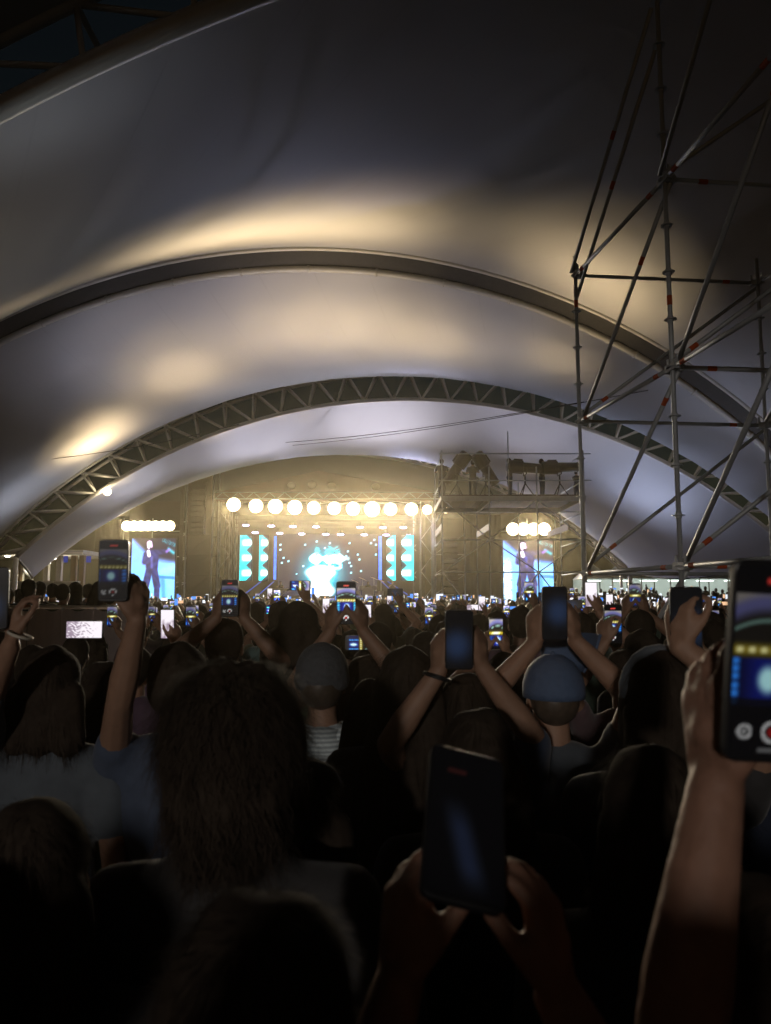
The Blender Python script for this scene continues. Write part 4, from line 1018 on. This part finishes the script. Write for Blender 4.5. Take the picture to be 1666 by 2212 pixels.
phone('phone glowing dimly between two raised arms at left centre', W(497, 1292, 3.35), R0(4, 0, 0), scr(live(13, .8)))
phone('phone at the left edge held by the braceleted hand', W(-14, 1292, 2.0), R0(4, 0, 10), scr(dusk(.6)))
phone('landscape phone with pale pinkish screen on the left', W(183, 1360, 3.3), R0(0, 90, 0), scr(pale(.2)), s=1.0)
phone('landscape phone with blue screen just right of the centre heads', W(780, 1388, 3.7), R0(0, 90, 0), scr(live(15, 1.2, False)), s=.95)
# bracelets on the raised wrists
def bracelet(label, c, ax, r, m):
    t = V(ax).normalized(); o = t.orthogonal().normalized(); b = t.cross(o)
    q = MB().path([(o * math.cos(a) + b * math.sin(a)) * r for a in [2 * math.pi * k / 20 for k in range(21)]], .004, 6, False).build('bracelet', m, None, True); o2 = q; o2.location = c; tag(q, label, 'bracelet')
M_GOLD = mat('gold', (.8, .6, .3), .2, 1)
bracelet('pale bracelet on the arm at the left edge', W(44, 1372, 2.0), (.35, 0, 1), .030, M_BOARD)
bracelet('dark bracelet on the bare arm right of centre', W(944, 1462, 2.06), (.3, 0, 1), .036, M_BLACK)

# ---------------------------------------------------------------- crowd of look-alikes: shared meshes, each one an object
PROTO = []
POSES = {
    'down': {},
    'one': {1: dict(w=V((.13, .27, 1.72)), hint=(1, -.2, -.6), hnd=GRIP(1))},
    'two': {-1: dict(w=V((-.062, .30, 1.70)), hint=(-1, -.2, -.5), hnd=GRIP(-1)), 1: dict(w=V((.062, .30, 1.70)), hint=(1, -.2, -.5), hnd=GRIP(1))},
    'wave': {-1: dict(w=V((-.25, .10, 1.86)), hint=(-1, -.2, -.3), hnd=OPEN(-1))},
    'operate': {1: dict(w=V((.12, .42, 1.33)), hint=(1, -.3, -1), hnd=None), -1: dict(w=V((-.14, .40, 1.28)), hint=(-1, -.3, -1), hnd=None)},
}
for k, (pose, hs) in enumerate((('down', 'short'), ('down', 'long'), ('one', 'long'), ('one', 'short'), ('two', 'bob'), ('two', 'short'), ('wave', 'long'), ('operate', 'short'))):
    ms = person_meshes(1.0, hs, 50 + k, POSES[pose], pose in ('one', 'two', 'wave'), 900, .55)
    for me, m, nm in zip(ms, (M_SKIN, M_CLOTH if pose != 'operate' else M_CLOTHD, M_DENIM, M_HAIR), ('body', 'shirt', 'trousers', 'hair')):
        me.materials.clear(); me.materials.append(M_UNDER if nm == 'hair' else m); me.name = nm
        if nm == 'hair': me.materials.append(m)
    PROTO.append((pose, ms))
def crowd_person(label, group, loc, s, k, rz):
    t = thing('person', label, 'person', loc, rz, group); t.scale = (s, s, s)
    for me, nm in zip(PROTO[k][1], ('body', 'shirt', 'trousers', 'hair')): link(nm, me, t)
    return t
SCRS = [scr(live(100 + k, random.Random(k).choice((.9, 1.3, 1.8, 2.2)), False), 8, 16, screen_mat('phone_screen_bright', 1.6)) for k in range(6)] + [scr(pale(k), 6, 10) for k in range(2)] + [scr(dusk(k), 6, 10) for k in range(2)]
rnd = random.Random(11)
PHONE_AT = {'one': V((.085, .255, 1.835)), 'two': V((0, .275, 1.815))}
d = 3.9; row = 0
cnt = 0
while d < 15 and cnt < 205:
    step = .60 if d < 8 else .72
    half = d * .53 + .3
    x = -half + (row % 2) * step * .5; nth = 0
    while x < half:
        xx = x + rnd.uniform(-.12, .12); yy = d + rnd.uniform(-.15, .15); x += step
        if any((xx - a) ** 2 + (yy - b) ** 2 < .16 for a, b in NEAR): continue
        if min((xx - q.x) ** 2 + (yy - q.y) ** 2 for q in (NA, NB, NC)) < .09: continue
        if xx < W(290, 1290, yy).x and 5.6 < yy < 14.2: continue
        s = rnd.gauss(.965, .045); s = max(.87, min(1.06 if xx > -.25 * d else .93, s))
        k = rnd.choices(range(7), (4.5, 2, 1.6, 2.4, 1.6, 1.6, 0))[0]
        pose = PROTO[k][0]; what = {'down': 'person watching the stage', 'one': 'person filming with one raised arm', 'two': 'person filming with both arms', 'wave': 'person waving an open hand'}[pose]
        zone = 'in the middle rows' if d < 8 else 'in the far rows'; side = 'left' if xx < -d * .18 else ('right' if xx > d * .18 else 'centre')
        rz = rnd.uniform(-.25, .25)
        t = crowd_person('%s, %s from left in %s row of the packed crowd' % (what, ORDW[nth], ORDW[row]), 'packed crowd on the tent floor', (xx, yy, 0), s, k, rz); cnt += 1
        if pose in PHONE_AT:
            p = Matrix.Translation((xx, yy, 0)) @ Matrix.Rotation(rz, 4, 'Z') @ (PHONE_AT[pose] * s)
            i = rnd.randrange(len(SCRS)); land = rnd.random() < .2
            ph = phone('%s phone held by the %s person from left in %s row of crowd' % ('bright' if i < 8 else 'dark', ORDW[nth], ORDW[row]), p, (R(5), R(90) if land else 0, rz), SCRS[i], 'phones held up in the packed crowd', 1.0)
        nth += 1
    d += .82 if d < 8 else 1.05; row += 1
# people on the viewing platform at left
PLAT = ['leftmost figure', 'second figure', 'third figure', 'fourth figure', 'fifth figure', 'sixth figure', 'seventh figure', 'eighth figure', 'ninth figure', 'tenth figure', 'rightmost figure']
for k in range(11):
    px = -10 + k * 25 + rnd.uniform(-5, 5); yy = VD + .8 + (k % 3) * .8; xx = W(px, 1290, yy).x
    crowd_person(PLAT[k] + ' standing behind the grey barrier on the viewing platform', 'people on the viewing platform', (xx, yy, .4), rnd.uniform(.88, .97), rnd.choice((0, 1, 0, 3)), rnd.uniform(-.5, .3))
# the crowd goes on behind the viewer: unseen people placed to shade near arms
for k, (x, y, sc_) in enumerate(((-.74, -.55, 1.0), (-.27, -.42, 1.04), (-.02, -.5, 1.03), (-.145, -.66, 1.06), (.42, -.6, 1.02), (.95, -.7, .98), (-1.2, -.8, 1.0), (-.4, -1.4, 1.0), (.2, -1.5, 1.02))):
    crowd_person('unseen person added behind the viewer to shade the near arms', 'unseen people behind the viewer', (x, y, 0), sc_, k % 2, 0)
# follow-spot operators
for px, yy, lb in ((955, FD + 1.6, 'operator at the left end of the lighting platform'), (1022, FD + 1.8, 'operator between the two tipped follow spots'), (1102, FD + 1.4, 'operator standing below the antenna on the lighting platform'), (1172, FD + 1.5, 'operator in pale trousers beside the right follow spots'), (1246, FD + 2.6, 'crouched figure at the right end of the lighting platform')):
    crowd_person(lb, None, (W(px, 1068, yy).x, yy, zdk), .98 if 'crouched' not in lb else .8, 7, rnd.uniform(-.4, .4) - (1.2 if px > 1100 else 0))
# band on stage
for px, yy, lb in ((606, 65.6, 'musician behind the keyboard on stage'), (795, 66, 'drummer behind the drum kit on stage'), (660, 63, 'guitarist left of the bright screen on stage'), (848, 63, 'musician at the right side of the stage')):
    crowd_person(lb, None, (W(px, 1290, yy).x, yy, zd), 1.0, 7, math.pi)

# far crowd : one mass
q = MB(); rnd2 = random.Random(5)
def blobman(x, y, z0, h):
    q.cur = 0; q.ell((x, y, z0 + h - .11), (.085, .1, .12), None, 7, 5); q.cur = 1; q.ell((x, y, z0 + h - .42), (.22, .13, .22), None, 7, 4); q.path([(x, y, z0 + h - .45), (x, y, z0)], [.2, .15], 6)
    r = rnd2.random()
    if r < .34:
        sx = rnd2.choice((-1, 1)); hx, hz = x + sx * rnd2.uniform(.02, .2), z0 + h + rnd2.uniform(.0, .16); q.cur = 2
        q.path([(x + sx * .2, y, z0 + h - .33), (x + sx * .28, y + .15, z0 + h - .25), (hx, y + .3, hz - .08)], .04, 5)
        w, hh = (.036, .075) if rnd2.random() < .7 else (.075, .036); q.cur = 3 + rnd2.choices((0, 1, 2, 3), (4, 3, 2, 5))[0]
        q.box((hx, y + .28, hz), (2 * w, .01, 2 * hh))
y = 15.6
while y < 57:
    st_ = .75 if y < 30 else .95; half = y * .53 + 1; x = -half
    while x < half:
        xx = x + rnd2.uniform(-.2, .2); yy = y + rnd2.uniform(-.25, .25); x += st_
        if xx < W(290, 1290, yy).x and yy < 18: continue
        if FD - .3 < yy < yb + .3 and xa - .3 < xx < xb + .3: continue
        if yy > 42 and xx < W(270, 1290, PD).x: continue
        if yy > 45 and xx > W(1250, 1290, MD).x: continue
        blobman(xx, yy, 0, max(1.48, min(1.85, rnd2.gauss(1.68, .07))))
    y += st_ * 1.15
E0 = [emit('far_screen_white', lin((.92, .95, 1)), 1.3), emit('far_screen_blue', lin((.35, .6, 1)), 1.1), emit('far_screen_warm', lin((1, .8, .62)), 1.0), M_PLAST]
tag(q.build('far_crowd', [M_HAIR, mat('cloth_far', (.05, .045, .045), .9, var=.5, scale=2), M_SKIN] + E0, None, True), 'distant packed crowd with lit phones in front of the stage', 'crowd', kind='stuff')
# raked stand at the right with its own crowd
rs = thing('raked_stand', 'raked spectator stand below the marquee at right', 'stand', (W(1420, 1290, 40).x, 38, 0)); RO = V(rs.location)
xa2, xb2 = W(1268, 1290, 38).x, W(1720, 1290, 38).x
for k in range(4): MB().box(((xa2 + xb2) / 2 - RO.x, k * 1.2 + .6, (.2 + k * .16) / 2), (xb2 - xa2, 1.2, .2 + k * .16)).build('step', M_DECK, rs)
q = MB()
for k in range(4):
    x = xa2
    while x < xb2:
        blobman(x + rnd2.uniform(-.15, .15), RO.y + k * 1.2 + .5, .2 + k * .16, rnd2.gauss(1.66, .08)); x += .62
tag(q.build('stand_crowd', [M_HAIR, MATS['cloth_far'], M_SKIN] + E0, None, True), 'crowd standing on the raked stand under the marquee', 'crowd', kind='stuff')
# ================================================================== HAZE
HZ = MB().box((-4, 42, 9), (130, 110, 20.5))
hz = HZ.build('haze', None or M_BLACK); hz.data.materials.clear()
hm = bpy.data.materials.new('smoke_haze'); hm.use_nodes = True; nt = hm.node_tree; nt.nodes.remove(nt.nodes['Principled BSDF'])
pvn = nt.nodes.new('ShaderNodeVolumePrincipled'); pvn.inputs['Density'].default_value = .00062; pvn.inputs['Color'].default_value = (.95, .84, .60, 1); pvn.inputs['Anisotropy'].default_value = .90
nt.links.new(pvn.outputs[0], nt.nodes['Material Output'].inputs['Volume']); hz.data.materials.append(hm)
tag(hz, 'smoke haze hanging in the tent', 'haze', kind='stuff')
